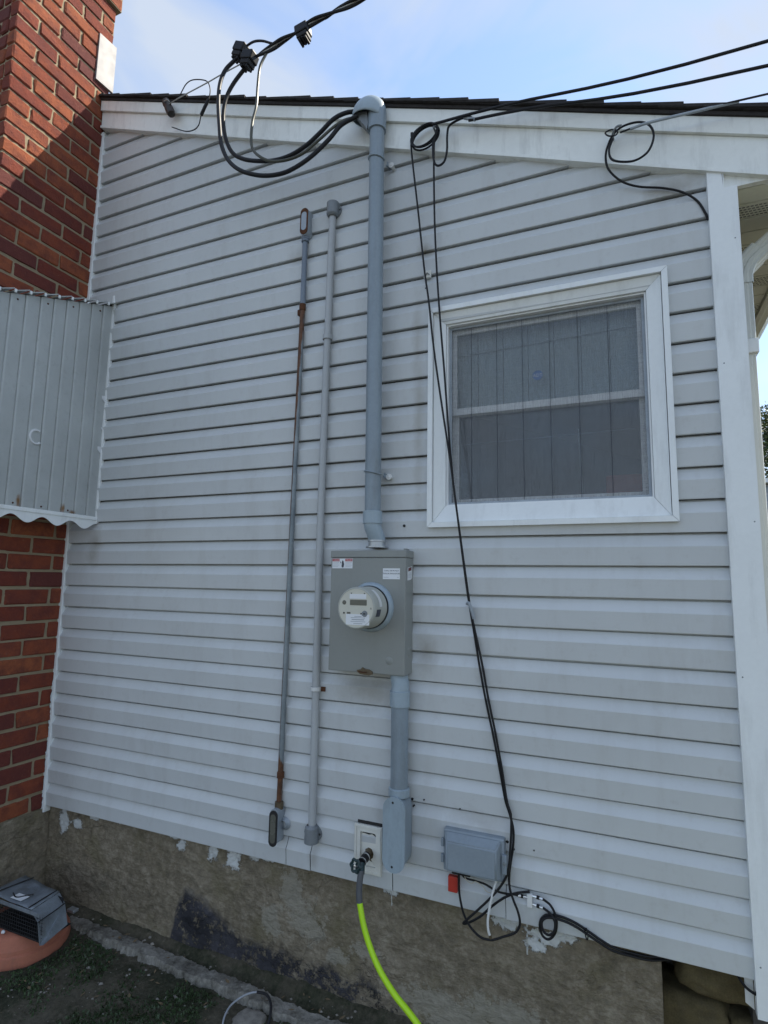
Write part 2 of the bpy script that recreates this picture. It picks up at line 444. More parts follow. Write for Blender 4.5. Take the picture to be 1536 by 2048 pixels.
def mat_glass():
    m, nt, b = mnodes('window_glass')
    nt.nodes.remove(b)
    out = [n for n in nt.nodes if n.type == 'OUTPUT_MATERIAL'][0]
    tr = nt.nodes.new('ShaderNodeBsdfTransparent')
    tr.inputs['Color'].default_value = (0.86, 0.90, 0.90, 1)
    gl = nt.nodes.new('ShaderNodeBsdfGlossy')
    gl.inputs['Roughness'].default_value = 0.03
    fr = nt.nodes.new('ShaderNodeFresnel')
    fr.inputs['IOR'].default_value = 1.6
    ms = nt.nodes.new('ShaderNodeMixShader')
    nt.links.new(fr.outputs[0], ms.inputs[0])
    nt.links.new(tr.outputs[0], ms.inputs[1])
    nt.links.new(gl.outputs[0], ms.inputs[2])
    nt.links.new(ms.outputs[0], out.inputs['Surface'])
    bp = nt.nodes.new('ShaderNodeBump')
    bp.inputs['Strength'].default_value = 0.02
    nt.links.new(nnoise(nt, 5, 2), bp.inputs['Height'])
    nt.links.new(bp.outputs[0], gl.inputs['Normal'])
    return m
MT['glass'] = mat_glass()

def mat_screen():
    m, nt, b = mnodes('insect_screen')
    f = nnoise(nt, 300, 4, 0.7, stretch=(1.0, 1, 0.07))
    f2 = nnoise(nt, 300, 4, 0.7, stretch=(0.07, 1, 1.0))
    s = nmath(nt, 'ADD', nmath(nt, 'MULTIPLY', f, 0.6), nmath(nt, 'MULTIPLY', f2, 0.35))
    a = nramp(nt, s, [(0.34, 0.12), (0.62, 0.36)])
    nt.links.new(a, b.inputs['Alpha'])
    b.inputs['Base Color'].default_value = (0.24, 0.26, 0.28, 1)
    b.inputs['Roughness'].default_value = 0.6
    return m
MT['screen'] = mat_screen()

def mat_curtain():
    m, nt, b = mnodes('sheer_curtain')
    f = nnoise(nt, 70, 4, 0.6, stretch=(1.0, 1, 0.05))
    cc = nramp(nt, f, [(0.3, (0.15, 0.155, 0.145)), (0.7, (0.27, 0.275, 0.26))])
    nt.links.new(cc, b.inputs['Base Color'])
    a = nramp(nt, f, [(0.3, 0.12), (0.7, 0.34)])
    nt.links.new(a, b.inputs['Alpha'])
    b.inputs['Roughness'].default_value = 0.9
    return m
MT['curtain'] = mat_curtain()
MT['shade'] = simple('pale_window_shade', (0.80, 0.84, 0.88), 0.9, 0.10, 30, stretch=(1, 1, .05))
MT['redbox'] = simple('dull_red_card', (0.40, 0.06, 0.035), 0.8, 0.2, 20)

def mat_leaf(name, c):
    m, nt, b = mnodes(name)
    f = nnoise(nt, 2.0, 3)
    nt.links.new(nramp(nt, f, [(0.3, sc(c, 0.6)), (0.7, sc(c, 1.5))]), b.inputs['Base Color'])
    b.inputs['Roughness'].default_value = 0.55
    return m
MT['leaf'] = mat_leaf('leaf_green', (0.075, 0.105, 0.030))
MT['leaf2'] = mat_leaf('leaf_dark', (0.030, 0.060, 0.022))
MT['moss'] = mat_leaf('moss_green', (0.036, 0.060, 0.022))
MT['stone'] = simple('brown_fieldstone', (0.105, 0.085, 0.045), 0.9, 0.5, 14, 1.0, 30, spec=0.2, grime=0.3)
MT['pebble'] = simple('pebble', (0.22, 0.205, 0.18), 0.9, 0.5, 30, 0.5, 90, spec=0.2)

# ------------------------------------------------------------------ mesh helpers
def catmull(pts, n=6, closed=False):
    P = [Vector(p) for p in pts]
    out = []
    N = len(P)
    rng = range(N if closed else N-1)
    for i in rng:
        p0 = P[(i-1) % N] if (closed or i > 0) else P[0]*2 - P[1]
        p1, p2 = P[i], P[(i+1) % N]
        p3 = P[(i+2) % N] if (closed or i+2 < N) else P[-1]*2 - P[-2]
        for k in range(n):
            t = k/n
            out.append(0.5*((2*p1) + (p2-p0)*t + (2*p0-5*p1+4*p2-p3)*t*t + (3*p1-p0-3*p2+p3)*t*t*t))
    if not closed:
        out.append(P[-1])
    return out

class MB:
    def __init__(s):
        s.v, s.f, s.sm = [], [], []
    def add(s, vs, fs, smooth=False):
        o = len(s.v)
        s.v += [tuple(v) for v in vs]
        s.f += [tuple(i+o for i in f) for f in fs]
        s.sm += [smooth]*len(fs)
        return s
    def box(s, a, b, bev=0.0):
        x0, x1 = sorted((a[0], b[0])); y0, y1 = sorted((a[1], b[1])); z0, z1 = sorted((a[2], b[2]))
        if bev <= 0:
            vs = [(x, y, z) for x in (x0, x1) for y in (y0, y1) for z in (z0, z1)]
            s.add(vs, [(0, 1, 3, 2), (4, 6, 7, 5), (0, 4, 5, 1), (2, 3, 7, 6), (0, 2, 6, 4), (1, 5, 7, 3)])
        else:
            bm = bmesh.new()
            bmesh.ops.create_cube(bm, size=1)
            for v in bm.verts:
                v.co = Vector(((x0+x1)/2 + v.co.x*(x1-x0), (y0+y1)/2 + v.co.y*(y1-y0), (z0+z1)/2 + v.co.z*(z1-z0)))
            bmesh.ops.bevel(bm, geom=bm.edges[:], offset=bev, segments=2, affect='EDGES', profile=0.5)
            bm.verts.index_update()
            s.add([v.co.copy() for v in bm.verts], [[v.index for v in f.verts] for f in bm.faces])
            bm.free()
        return s
    def prism(s, poly, axis, d0, d1):
        """poly: 2-D outline; axis 'y': (x,z) outline pushed along y, 'x': (y,z) outline, 'z': (x,y) outline"""
        def mk(p, d):
            return {'y': (p[0], d, p[1]), 'x': (d, p[0], p[1]), 'z': (p[0], p[1], d)}[axis]
        n = len(poly)
        vs = [mk(p, d0) for p in poly] + [mk(p, d1) for p in poly]
        fs = [tuple(range(n))[::-1], tuple(range(n, 2*n))] + [(i, (i+1) % n, n+(i+1) % n, n+i) for i in range(n)]
        return s.add(vs, fs)
    def tube(s, pts, r, n=10, caps=True, closed=False):
        P = [Vector(p) for p in pts]
        rr = r if isinstance(r, (list, tuple)) else [r]*len(P)
        up = None
        rings = []
        for i, p in enumerate(P):
            if closed:
                t = P[(i+1) % len(P)] - P[i-1]
            else:
                t = P[min(i+1, len(P)-1)] - P[max(i-1, 0)]
            t.normalize()
            if up is None:
                up = t.cross(Vector((0, 0, 1)))
                if up.length < 0.1:
                    up = Vector((1, 0, 0))
            u = (up - t*up.dot(t)).normalized()
            w = t.cross(u)
            up = u
            rings.append([p + (u*math.cos(2*math.pi*k/n) + w*math.sin(2*math.pi*k/n))*rr[i] for k in range(n)])
        vs = [v for rg in rings for v in rg]
        m = len(P)
        fs = []
        for i in range(m if closed else m-1):
            j = (i+1) % m
            for k in range(n):
                fs.append((i*n+k, i*n+(k+1) % n, j*n+(k+1) % n, j*n+k))
        s.add(vs, fs, True)
        if caps and not closed:
            s.add(rings[0], [tuple(range(n))[::-1]])
            s.add(rings[-1], [tuple(range(n))])
        return s
    def lathe(s, prof, c, axis, n=32, smooth=True):
        """prof: list of (radius, distance along axis from c)"""
        a = Vector(axis).normalized()
        u = a.cross(Vector((0, 0, 1)))
        if u.length < 0.1:
            u = a.cross(Vector((1, 0, 0)))
        u.normalize()
        w = a.cross(u)
        c = Vector(c)
        vs = []
        for r, d in prof:
            for k in range(n):
                t = 2*math.pi*k/n
                vs.append(c + a*d + (u*math.cos(t) + w*math.sin(t))*max(r, 1e-5))
        fs = []
        for i in range(len(prof)-1):
            for k in range(n):
                fs.append((i*n+k, i*n+(k+1) % n, (i+1)*n+(k+1) % n, (i+1)*n+k))
        s.add(vs, fs, smooth)
        return s
    def build(s, name, mat, parent=None, origin=None, sharp=35):
        me = bpy.data.meshes.new(name)
        if origin is None:
            origin = ORIGIN.get(parent.name, Vector()) if parent is not None else Vector()
        o3 = Vector(origin)
        me.from_pydata([tuple(Vector(v)-o3) for v in s.v], [], s.f)
        me.materials.append(mat)
        me.polygons.foreach_set('use_smooth', s.sm)
        bm = bmesh.new(); bm.from_mesh(me)
        bmesh.ops.recalc_face_normals(bm, faces=bm.faces)
        bm.to_mesh(me); bm.free()
        if any(s.sm):
            try:
                me.set_sharp_from_angle(angle=R(sharp))
            except Exception:
                pass
        me.update()
        ob = bpy.data.objects.new(name, me)
        col.objects.link(ob)
        if parent is not None:
            ob.parent = parent
            ORIGIN[ob.name] = o3
        else:
            ob.location = o3
            ORIGIN[ob.name] = o3
        return ob

ORIGIN = {}

def tag(o, label, cat, group=None):
    o['label'] = label
    o['category'] = cat
    if group:
        o['group'] = group
    return o

def thing(name, loc, label, cat, group=None):
    o = bpy.data.objects.new(name, None)
    o.empty_display_size = 0.1
    col.objects.link(o)
    o.location = loc
    ORIGIN[o.name] = Vector(loc)
    return tag(o, label, cat, group)

def wire(name, pts, r, mat, label, cat, group=None, n=8, sm=6):
    o = Vector(pts[len(pts)//2])
    ob = MB().tube(catmull(pts, sm), r, n).build(name, mat, None, o)
    return tag(ob, label, cat, group)

def text(s, size, loc, mat, parent, name='lettering', rot=(R(90), 0, 0), align='CENTER', ext=0.0002):
    cu = bpy.data.curves.new('lettering_curve', 'FONT')
    cu.body = s
    cu.size = size
    cu.align_x = align
    cu.align_y = 'CENTER'
    cu.extrude = ext
    cu.resolution_u = 2
    tmp = bpy.data.objects.new('lettering_tmp', cu)
    col.objects.link(tmp)
    dg = bpy.context.evaluated_depsgraph_get()
    me = bpy.data.meshes.new_from_object(tmp.evaluated_get(dg))
    bpy.data.objects.remove(tmp)
    me.materials.clear()
    me.materials.append(mat)
    ob = bpy.data.objects.new(name, me)
    col.objects.link(ob)
    ob.parent = parent
    ob.location = Vector(loc) - ORIGIN[parent.name]
    ob.rotation_euler = rot
    return ob

def fbm(x, y, z, o=4):
    return noise.fractal(Vector((x, y, z)), 1.0, 2.0, o)

# ================================================================== SETTING: ground, kerb
def ground_h(x, y):
    near = math.exp(-((x+1.4)/3.0)**4) * math.exp(-((y+0.3)/1.2)**4)
    h = 0.055 + near*(0.012*fbm(x*5, y*5, 1.3) + 0.006*fbm(x*22, y*22, 4.1))
    # debris heaped against the foot of the wall
    if -3.0 < x < 0.6:
        h += 0.045*math.exp(-((y-0.03)/0.05)**2)
    return h

def grid_axis(lo, hi, dense_lo, dense_hi, step):
    a = []
    v = dense_lo
    while v < dense_hi:
        a.append(v); v += step
    a.append(dense_hi)
    k = step
    v = dense_hi
    while v < hi:
        k *= 1.5; v = min(hi, v+k); a.append(v)
    k = step; v = dense_lo; b = []
    while v > lo:
        k *= 1.5; v = max(lo, v-k); b.append(v)
    return b[::-1] + a
gx = grid_axis(-300, 300, -3.0, 0.7, 0.02)
gy = grid_axis(-300, 300, -0.9, 0.12, 0.02)
vs = [(x, y, ground_h(x, y)) for y in gy for x in gx]
nxg = len(gx)
fs = [(j*nxg+i, j*nxg+i+1, (j+1)*nxg+i+1, (j+1)*nxg+i) for j in range(len(gy)-1) for i in range(nxg-1)]
g = MB().add(vs, fs, True).build('ground', MT['ground'])
g['kind'] = 'structure'

# broken concrete kerb strip, following the wall and drifting away from it
kx = [(-2.56, -.012, -.075), (-2.30, -.015, -.088), (-2.0, -.020, -.100), (-1.78, -.032, -.118), (-1.5, -.048, -.125), (-1.3, -.058, -.132), (-1.1, -.066, -.145), (-.9, -.06, -.15), (-.6, -.06, -.15)]
def kint(x):
    for a, b in zip(kx, kx[1:]):
        if a[0] <= x <= b[0]:
            t = (x-a[0])/(b[0]-a[0])
            return a[1]+(b[1]-a[1])*t, a[2]+(b[2]-a[2])*t
    return kx[-1][1:]
vs, fs = [], []
NX, NY = 420, 15
for i in range(NX):
    x = -2.56 + i*(1.96/(NX-1))
    y1, y0 = kint(x)
    y0 += 0.018*fbm(x*9, 3, 0) + 0.012*fbm(x*34, 7, 0) + .006*fbm(x*90, 5, 0)
    y1 += 0.014*fbm(x*8, 9, 0) + .010*fbm(x*40, 2, 0)
    for j in range(NY):
        t = j/(NY-1)
        y = y1 + (y0-y1)*t
        edge = min(t, 1-t)*2
        z = 0.050 + 0.030*min(1, edge*3.5)**0.5 + 0.009*fbm(x*5, y*4, 2)*min(1, edge*3) + 0.0025*fbm(x*42, y*42, 5)*edge + 0.0015*fbm(x*130, y*130, 3)
        if j == 0 or j == NY-1:
            z = 0.03
        vs.append((x, y, z))
for i in range(NX-1):
    for j in range(NY-1):
        fs.append((i*NY+j, (i+1)*NY+j, (i+1)*NY+j+1, i*NY+j+1))
k = MB().add(vs, fs, True).build('kerb', MT['concrete'])
k['kind'] = 'structure'

# moss tufts on the soil: one uncountable mass
mb = MB()
rnd = random.Random(3)
n_t = 0
while n_t < 14000:
    x = rnd.uniform(-2.9, -1.0); y = rnd.uniform(-0.85, -0.10)
    if x > -2.62 and y > kint(x)[1]-0.004 and x > -2.56:
        continue
    if math.hypot(x+2.62, y+0.23) < 0.215:
        continue
    if fbm(x*3.2, y*3.2, 8.0) + 0.35*rnd.random() < 0.10:
        continue
    n_t += 1
    z = ground_h(x, y)
    a = rnd.uniform(0, 6.28); h = rnd.uniform(0.004, 0.013); w = rnd.uniform(0.003, 0.008)
    dx, dy = math.cos(a)*w, math.sin(a)*w
    lx, ly = rnd.uniform(-.006, .006), rnd.uniform(-.006, .006)
    mb.add([(x-dx, y-dy, z-.002), (x+dx, y+dy, z-.002), (x+lx, y+ly, z+h)], [(0, 1, 2)])
ms = mb.build('moss', MT['moss'])
ms['kind'] = 'stuff'
tag(ms, 'low dark green moss growing on the soil beside the kerb', 'moss')

mb = MB()
for i in range(260):
    x = rnd.uniform(-2.75, -0.8); y = rnd.uniform(-0.6, -0.01)
    if math.hypot(x+2.62, y+0.23) < 0.215:
        continue
    r = rnd.choice([0.003, 0.004, 0.005, 0.006, 0.009])*rnd.uniform(.7, 1.2)
    z = ground_h(x, y) if not (-2.56 < x and kint(x)[1] < y < kint(x)[0]) else 0.098
    q = [Vector((rnd.uniform(.7, 1.3)*r*sx, rnd.uniform(.7, 1.3)*r*sy, rnd.uniform(.4, .8)*r*sz)) for sx, sy, sz in ((1, 0, 0), (-1, 0, 0), (0, 1, 0), (0, -1, 0), (0, 0, 1), (0, 0, -1))]
    c = Vector((x, y, z+r*.2))
    mb.add([c+v for v in q], [(0, 2, 4), (2, 1, 4), (1, 3, 4), (3, 0, 4), (2, 0, 5), (1, 2, 5), (3, 1, 5), (0, 3, 5)])
pb = mb.build('gravel', MT['pebble'])
pb['kind'] = 'stuff'
tag(pb, 'crumbs of mortar and gravel scattered over the soil', 'gravel')

mb = MB()
for i in range(120):
    x = rnd.uniform(-2.75, -0.7); y = rnd.uniform(-0.7, -0.005)
    if math.hypot(x+2.62, y+0.23) < 0.215:
        continue
    if y > -.15 and rnd.random() < .4:
        y = rnd.uniform(-.05, .0)
    z = max(ground_h(x, y), 0.085 if (x > -2.56 and kint(x)[1] < y < kint(x)[0]) else 0) + .003
    a = rnd.uniform(0, 6.28); L_ = rnd.uniform(.006, .016); w = L_*rnd.uniform(.25, .5)
    u = Vector((math.cos(a), math.sin(a), rnd.uniform(-.2, .3))); v = Vector((-math.sin(a), math.cos(a), rnd.uniform(-.2, .3)))
    c = Vector((x, y, z+.002))
    mb.add([c-u*L_, c-u*L_*.2+v*w, c+u*L_, c-u*L_*.2-v*w], [(0, 1, 2), (0, 2, 3)])
lt = mb.build('leaf_litter', MT['litter'])
lt['kind'] = 'stuff'
tag(lt, 'scraps of dead leaf lying on the soil by the kerb', 'leaf litter')

# ================================================================== HOUSE
house = thing('house', (-1.25, 0.3, 0), 'grey vinyl sided house gable wall with white trim and dark roof edge', 'house')
HO = ORIGIN['house']
S = 0.1143
ZB = 0.55
def rake_lo(x): return 4.421 - 0.387*(x+2.774)      # lower edge of the rake board (its face stands at y=-0.035)
def rake_hi(x): return 4.608 - 0.3755*(x+2.80)      # under the shingles
XL, XR = -2.835, 0.345
WX0, WX1, WZ0, WZ1 = -0.733, 0.178, 1.957, 2.893     # window outer trim

# wall core (sheathing) with the window opening left open; the rest of the shell closes the building
mb = MB()
ox0, ox1, oz0, oz1 = -0.664, 0.107, 2.045, 2.825
def top(x): return rake_hi(x) - 0.02
y0, y1 = 0.016, 0.12
for (xa, xb) in ((XL-.01, ox0), (ox1, 0.40)):
    mb.prism([(xa, ZB), (xb, ZB), (xb, top(xb)), (xa, top(xa))], 'y', y0, y1)
mb.prism([(ox0, ZB), (ox1, ZB), (ox1, oz0), (ox0, oz0)], 'y', y0+.001, y1-.001)
mb.prism([(ox0, oz1), (ox1, oz1), (ox1, top(ox1)), (ox0, top(ox0))], 'y', y0+.001, y1-.001)
mb.box((0.33, 0.121, 0.0), (0.402, 6.0, 3.385))               # side wall under the eave
mb.prism([(-5.6, 0), (0.329, 0), (0.329, 3.40), (-5.6, 5.55)], 'y', 5.9, 6.0)
mb.box((-5.7, 0.02, 0.0), (-5.61, 6.0, 5.6))
mb.prism([(-5.6, 0), (-2.87, 0), (-2.87, 4.6), (-5.6, 5.62)], 'y', 0.02, 0.1)
wall = mb.build('wall', MT['room'], house)

rw = random.Random(11)
PROF = [(0.010, 0.0010), (-0.0140, -0.0010), (-0.0155, -0.0005), (-0.0164, 0.002), (-0.0190, 0.036), (-0.0222, 0.0650), (-0.0210, 0.0680), (-0.0158, 0.0755), (-0.0108, 0.0845), (-0.0064, 0.0945), (-0.0032, 0.1052), (-0.0020, 0.1066), (0.0120, 0.1070), (0.0125, 0.1140)]
def siding(xa, xb, z, sub):
    n = max(2, int((xb-xa)/0.10)+1)
    ph = rw.uniform(0, 100)
    vs, fs = [], []
    m = len(PROF)
    for i in range(n):
        x = xa + (xb-xa)*i/(n-1)
        wv = 0.0010*math.sin(x*2.1+ph) + 0.0006*math.sin(x*5.3+ph*2)
        wz = 0.0008*math.sin(x*1.3+ph)
        for (py, pz) in PROF:
            vs.append((x, py+wv*(1 if py < -.006 else .3), z+pz+wz))
    for i in range(n-1):
        for j in range(m-1):
            fs.append((i*m+j, (i+1)*m+j, (i+1)*m+j+1, i*m+j+1))
    return MB().add(vs, fs, True).build('siding_panel', MT['siding'], wall, sharp=6)
for kk in range(0, 35):
    z = ZB + kk*S
    xe = min(XR-.004, -2.774 + (4.421-(z-.02))/0.387)
    if xe < XL+.05:
        break
    if 13 <= kk <= 19:
        siding(XL, WX0+.02, z, kk); siding(WX1-.02, xe, z, kk)
    elif kk == 0:
        # lowest course is pieced from short lengths, butt joints showing
        cuts = [XL, -1.352, -1.235, -0.868, -0.432, xe]
        for a, b in zip(cuts, cuts[1:]):
            siding(a+.0012, b-.0012, z, kk)
    else:
        siding(XL, xe, z, kk)

# holes, an old clip plate and screws left in the siding
for (x, z, r) in [(-.838, 1.968, .006), (-.79, .90, .005), (-.785, .875, .003), (-.742, .905, .003), (-.60, .895, .0025), (-.40, .79, .003), (-.33, .80, .0025), (-.752, 3.0, .003), (-1.22, 1.275, .006)]:
    MB().lathe([(0.0001, -.0228), (r, -.0226), (r, -.010)], (x, 0, z), (0, 1, 0), 8).build('nail_hole', MT['dark'], house)
cp = thing('cable_clip', (-.742, -.016, 3.06), 'small square white clip plate on siding left of window, between two wires', 'clip')
MB().box((-.760, -.0255, 3.045), (-.728, -.0150, 3.078), .0015).build('plate', MT['cream'], cp)
MB().tube([(-.752, -.0265, 3.055), (-.744, -.029, 3.066), (-.734, -.0265, 3.056)], .0025, 6).build('hook', MT['cast'], cp)

# foundation: parged masonry, uneven
def sheet(fun, nu, nv):
    vs = [fun(i/(nu-1), j/(nv-1)) for i in range(nu) for j in range(nv)]
    fs = [(i*nv+j, (i+1)*nv+j, (i+1)*nv+j+1, i*nv+j+1) for i in range(nu-1) for j in range(nv-1)]
    return vs, fs
FX0, FX1 = -2.86, 0.066
def fy(x, z):
    b = 0.022 - 0.010*max(0, (0.30-z))**1.0
    return b + 0.007*fbm(x*4, 0.3, z*4) + 0.0035*(0.5-abs(fbm(x*11, 1.3, z*15))) + 0.0032*fbm(x*38, 2.3, z*48) + .0016*fbm(x*110, 5.1, z*110, 3)
vs, fs = sheet(lambda u, v: (FX0+(FX1-FX0)*u, fy(FX0+(FX1-FX0)*u, -0.05+0.615*v), -0.05+0.615*v), 620, 150)
mb = MB().add(vs, fs, True)
vs, fs = sheet(lambda u, v: (FX1+0.004*fbm(1, u*8, v*6), fy(FX1, -0.05+0.615*v)+0.30*u, -0.05+0.615*v), 14, 40)
mb.add(vs, fs, True)
foundation = mb.build('foundation', MT['parge'], house, sharp=80)
# rubble footing to the right of the parged part
def boulder(c, r, seed, amp=0.16):
    bm = bmesh.new()
    bmesh.ops.create_icosphere(bm, subdivisions=4, radius=1)
    for v in bm.verts:
        d = v.co.normalized()
        k = 1 + amp*fbm(d.x*1.4+seed, d.y*1.4, d.z*1.4) + 0.05*fbm(d.x*6+seed, d.y*6, d.z*6)
        sq = 1/max(abs(d.x), abs(d.y), abs(d.z))**0.45
        v.co = Vector((c[0]+d.x*k*sq*r[0], c[1]+d.y*k*sq*r[1], c[2]+d.z*k*sq*r[2]))
    bm.verts.index_update()
    m = MB().add([v.co.copy() for v in bm.verts], [[v.index for v in f.verts] for f in bm.faces], True)
    bm.free()
    return m
boulder((0.285, 0.19, 0.455), (0.185, 0.10, 0.072), 3.1).build('stone', MT['stone'], foundation, sharp=80)
boulder((0.15, 0.22, 0.30), (0.14, 0.10, 0.075), 9.4).build('stone', MT['stone'], foundation, sharp=80)
boulder((0.38, 0.20, 0.27), (0.15, 0.10, 0.08), 14.2).build('stone', MT['stone'], foundation, sharp=80)
boulder((0.22, 0.22, 0.12), (0.22, 0.10, 0.09), 21.7).build('stone', MT['stone'], foundation, sharp=80)
MB().box((0.07, 0.30, -.05), (0.40, 0.34, 0.56)).build('rubble_backing', MT['room'], foundation)

# white trims
MB().box((-2.858, -.026, 0.515), (-2.828, 0.015, 4.43), .003).build('edge_trim', MT['white'], house)
mb = MB()
mb.prism([(0.320, 0.455), (0.410, 0.455), (0.410, 3.148), (0.372, 3.148), (0.3715, 3.225), (0.369, 3.225), (0.3685, 3.155), (0.365, 3.232), (0.320, 3.245)], 'y', -.034, -.004)
mb.box((0.4085, -.0335, 0.455), (0.4115, 0.10, 3.148))
cb = mb.build('corner_board', MT['white'], house)
for (x, z) in ((.335, .60), (.398, .90), (.335, 1.45), (.396, 1.95), (.338, 2.5), (.395, 2.95)):
    MB().lathe([(.0001, .0008), (.0022, .0006), (.0026, 0)], (x, -.034, z), (0, -1, 0), 8).build('nail_head', MT['cast'], house)
MB().prism([(0.296, 0.47), (0.319, 0.455), (0.319, 0.56), (0.296, 0.56)], 'y', .006, .012).build('nailing_flange', MT['white_p'], house)
MB().prism([(0.3735, 3.150), (0.53, 3.150), (0.53, 3.17), (0.3735, 3.228)], 'y', -.022, -.002).build('eave_return', MT['rake'], house)

# rake: lower frieze band, upper moulded band and its bottom lip
XA, XB = -2.838, 0.80
def band(name, lo, hi, ya, yb, m=MT['rake']):
    n = 40
    vs, fs = [], []
    for i in range(n):
        x = XA + (XB-XA)*i/(n-1)
        w = 0.0012*math.sin(x*3.1)+0.0008*math.sin(x*7.7+1)
        vs += [(x, ya+w, lo(x)), (x, ya+w, hi(x)), (x, yb, hi(x)), (x, yb, lo(x))]
    for i in range(n-1):
        for j in range(4):
            fs.append((i*4+j, (i+1)*4+j, (i+1)*4+(j+1) % 4, i*4+(j+1) % 4))
    fs += [(0, 1, 2, 3), ((n-1)*4+3, (n-1)*4+2, (n-1)*4+1, (n-1)*4)]
    return MB().add(vs, fs).build(name, m, house)
def mid(x): return 4.536 - 0.3755*(x+2.79)
band('rake_frieze', lambda x: rake_lo(x)+.014, mid, -.036, .014)
band('rake_lip', rake_lo, lambda x: rake_lo(x)+.0135, -.043, .013)
band('rake_board', lambda x: mid(x)+.0015, lambda x: rake_hi(x)-.002, -.050, .013)

# roof deck and shingle courses, their stepped ends showing along the rake
def deck(x): return rake_hi(x)
mb = MB()
mb.prism([(-5.7, deck(-2.87)+1.06), (-2.87, deck(-2.87)), (0.79, deck(0.79)), (0.79, deck(.79)+.014), (-2.87, deck(-2.87)+.014), (-5.7, deck(-2.87)+1.075)], 'y', 0.012, 6.3)
mb.prism([(-2.84, deck(-2.84)), (0.79, deck(0.79)), (0.79, deck(.79)+.014), (-2.84, deck(-2.84)+.014)], 'y', -.058, 0.0119)
roof = mb.build('roof', MT['shingle'], house)
x = 0.80
slope = 0.3755
i = 0
while x > -2.84:
    ex = 0.134*rw.uniform(.96, 1.04)
    xa, xb = max(x-ex*1.6, -2.842), x
    z = lambda q: deck(q)+.0145
    ov = rw.uniform(-.008, .006)
    MB().add([(xb, -.070+ov, z(xb)+.007), (xb, -.070+ov, z(xb)+.0225), (xa, -.070+ov, z(xa)+.0005), (xa, -.070+ov, z(xa)+.010),
              (xb, 6.3, z(xb)+.007), (xb, 6.3, z(xb)+.0225), (xa, 6.3, z(xa)+.0005), (xa, 6.3, z(xa)+.010)],
             [(0, 1, 3, 2), (4, 6, 7, 5), (0, 4, 5, 1), (2, 3, 7, 6), (0, 2, 6, 4), (1, 5, 7, 3)]).build('shingle', MT['shingle'], roof)
    x -= ex
    i += 1

# eave on the right: soffit panels, beam, gutter
sof = MB().box((0.41, 0.004, 3.163), (0.745, 6.2, 3.18)).build('soffit', MT['soffit'], house)
y = 0.004
k = 0
while y < 4.5:
    w = 0.098
    mb = MB().box((0.4125, y+.003, 3.152), (0.672, y+w-.003, 3.1625), .002)
    p = mb.build('soffit_panel', MT['soffit'], sof)
    if k % 3 == 1:
        mbh = MB()
        for a in range(5):
            for b_ in range(18):
                hx = 0.425 + b_*0.0136 + (a % 2)*.0068
                hy = y + .018 + a*0.0155
                mbh.box((hx, hy, 3.1512), (hx+.009, hy+.0045, 3.1525))
        h = mbh.build('vent_slot', MT['print'], sof)
    y += w
    k += 1
MB().box((0.673, 0.004, 3.135), (0.700, 6.2, 3.1625), .003).build('eave_beam', MT['soffit'], house)
MB().prism([(0.7005, 3.150), (0.735, 3.150), (0.765, 3.185), (0.80, 3.24), (0.80, 3.25), (0.7005, 3.25)], 'y', .006, 6.25).build('gutter', MT['soffit'], house)

# downspout with its elbow
def ribbed(path, hx, hy):
    P = [Vector(p) for p in path]
    prof = []
    for sx, sy in ((1, 0), (0, 1), (-1, 0), (0, -1)):
        for t in (-.8, -.45, -.35, .0, .1, .45, .55, .9):
            dep = .0022 if t in (-.35, .0, .55) else 0
            if sx:
                prof.append((sx*(hx-dep), sx*t*hy))
            else:
                prof.append((-sy*t*hx, sy*(hy-dep)))
    vs, fs = [], []
    n = len(prof)
    for i, p in enumerate(P):
        t = (P[min(i+1, len(P)-1)] - P[max(0, i-1)]).normalized()
        v = Vector((0, 1, 0))
        u = v.cross(t).normalized()
        for a, b in prof:
            vs.append(p + u*a + v*b)
    for i in range(len(P)-1):
        for q in range(n):
            fs.append((i*n+q, i*n+(q+1) % n, (i+1)*n+(q+1) % n, (i+1)*n+q))
    return MB().add(vs, fs)
ds = thing('downspout', (.447, .215, .06), 'ribbed ivory downspout with elbow behind the white corner board', 'downspout')
ribbed([(.447, .215, .06), (.447, .215, 2.62)], .030, .038).build('lower_pipe', MT['spout'], ds)
ribbed([(.447, .215, 2.60), (.447, .215, 2.90)], .033, .041).build('upper_pipe', MT['spout'], ds)
el = [(.447, .215, 2.88), (.448, .215, 2.915), (.456, .215, 2.945), (.470, .215, 2.97), (.489, .215, 2.99), (.51, .215, 3.01)]
ribbed(el, .036, .044).build('elbow', MT['spout'], ds)
ribbed([(.495, .215, 2.995), (.715, .215, 3.175)], .031, .039).build('upper_arm', MT['spout'], ds)
MB().box((.412, .165, 2.60), (.485, .262, 2.655), .004).build('band', MT['white'], ds)

# ------------------------------------------------------------------ window
win = MB()
def frame(mb, x0, x1, z0, z1, w, ya, yb, bev=0):
    mb.prism([(x0, z0), (x1, z0), (x1-w, z0+w), (x0+w, z0+w)], 'y', ya, yb)
    mb.prism([(x0, z1), (x0+w, z1-w), (x1-w, z1-w), (x1, z1)], 'y', ya, yb)
    mb.prism([(x0, z0), (x0+w, z0+w), (x0+w, z1-w), (x0, z1)], 'y', ya, yb)
    mb.prism([(x1, z0), (x1, z1), (x1-w, z1-w), (x1-w, z0+w)], 'y', ya, yb)
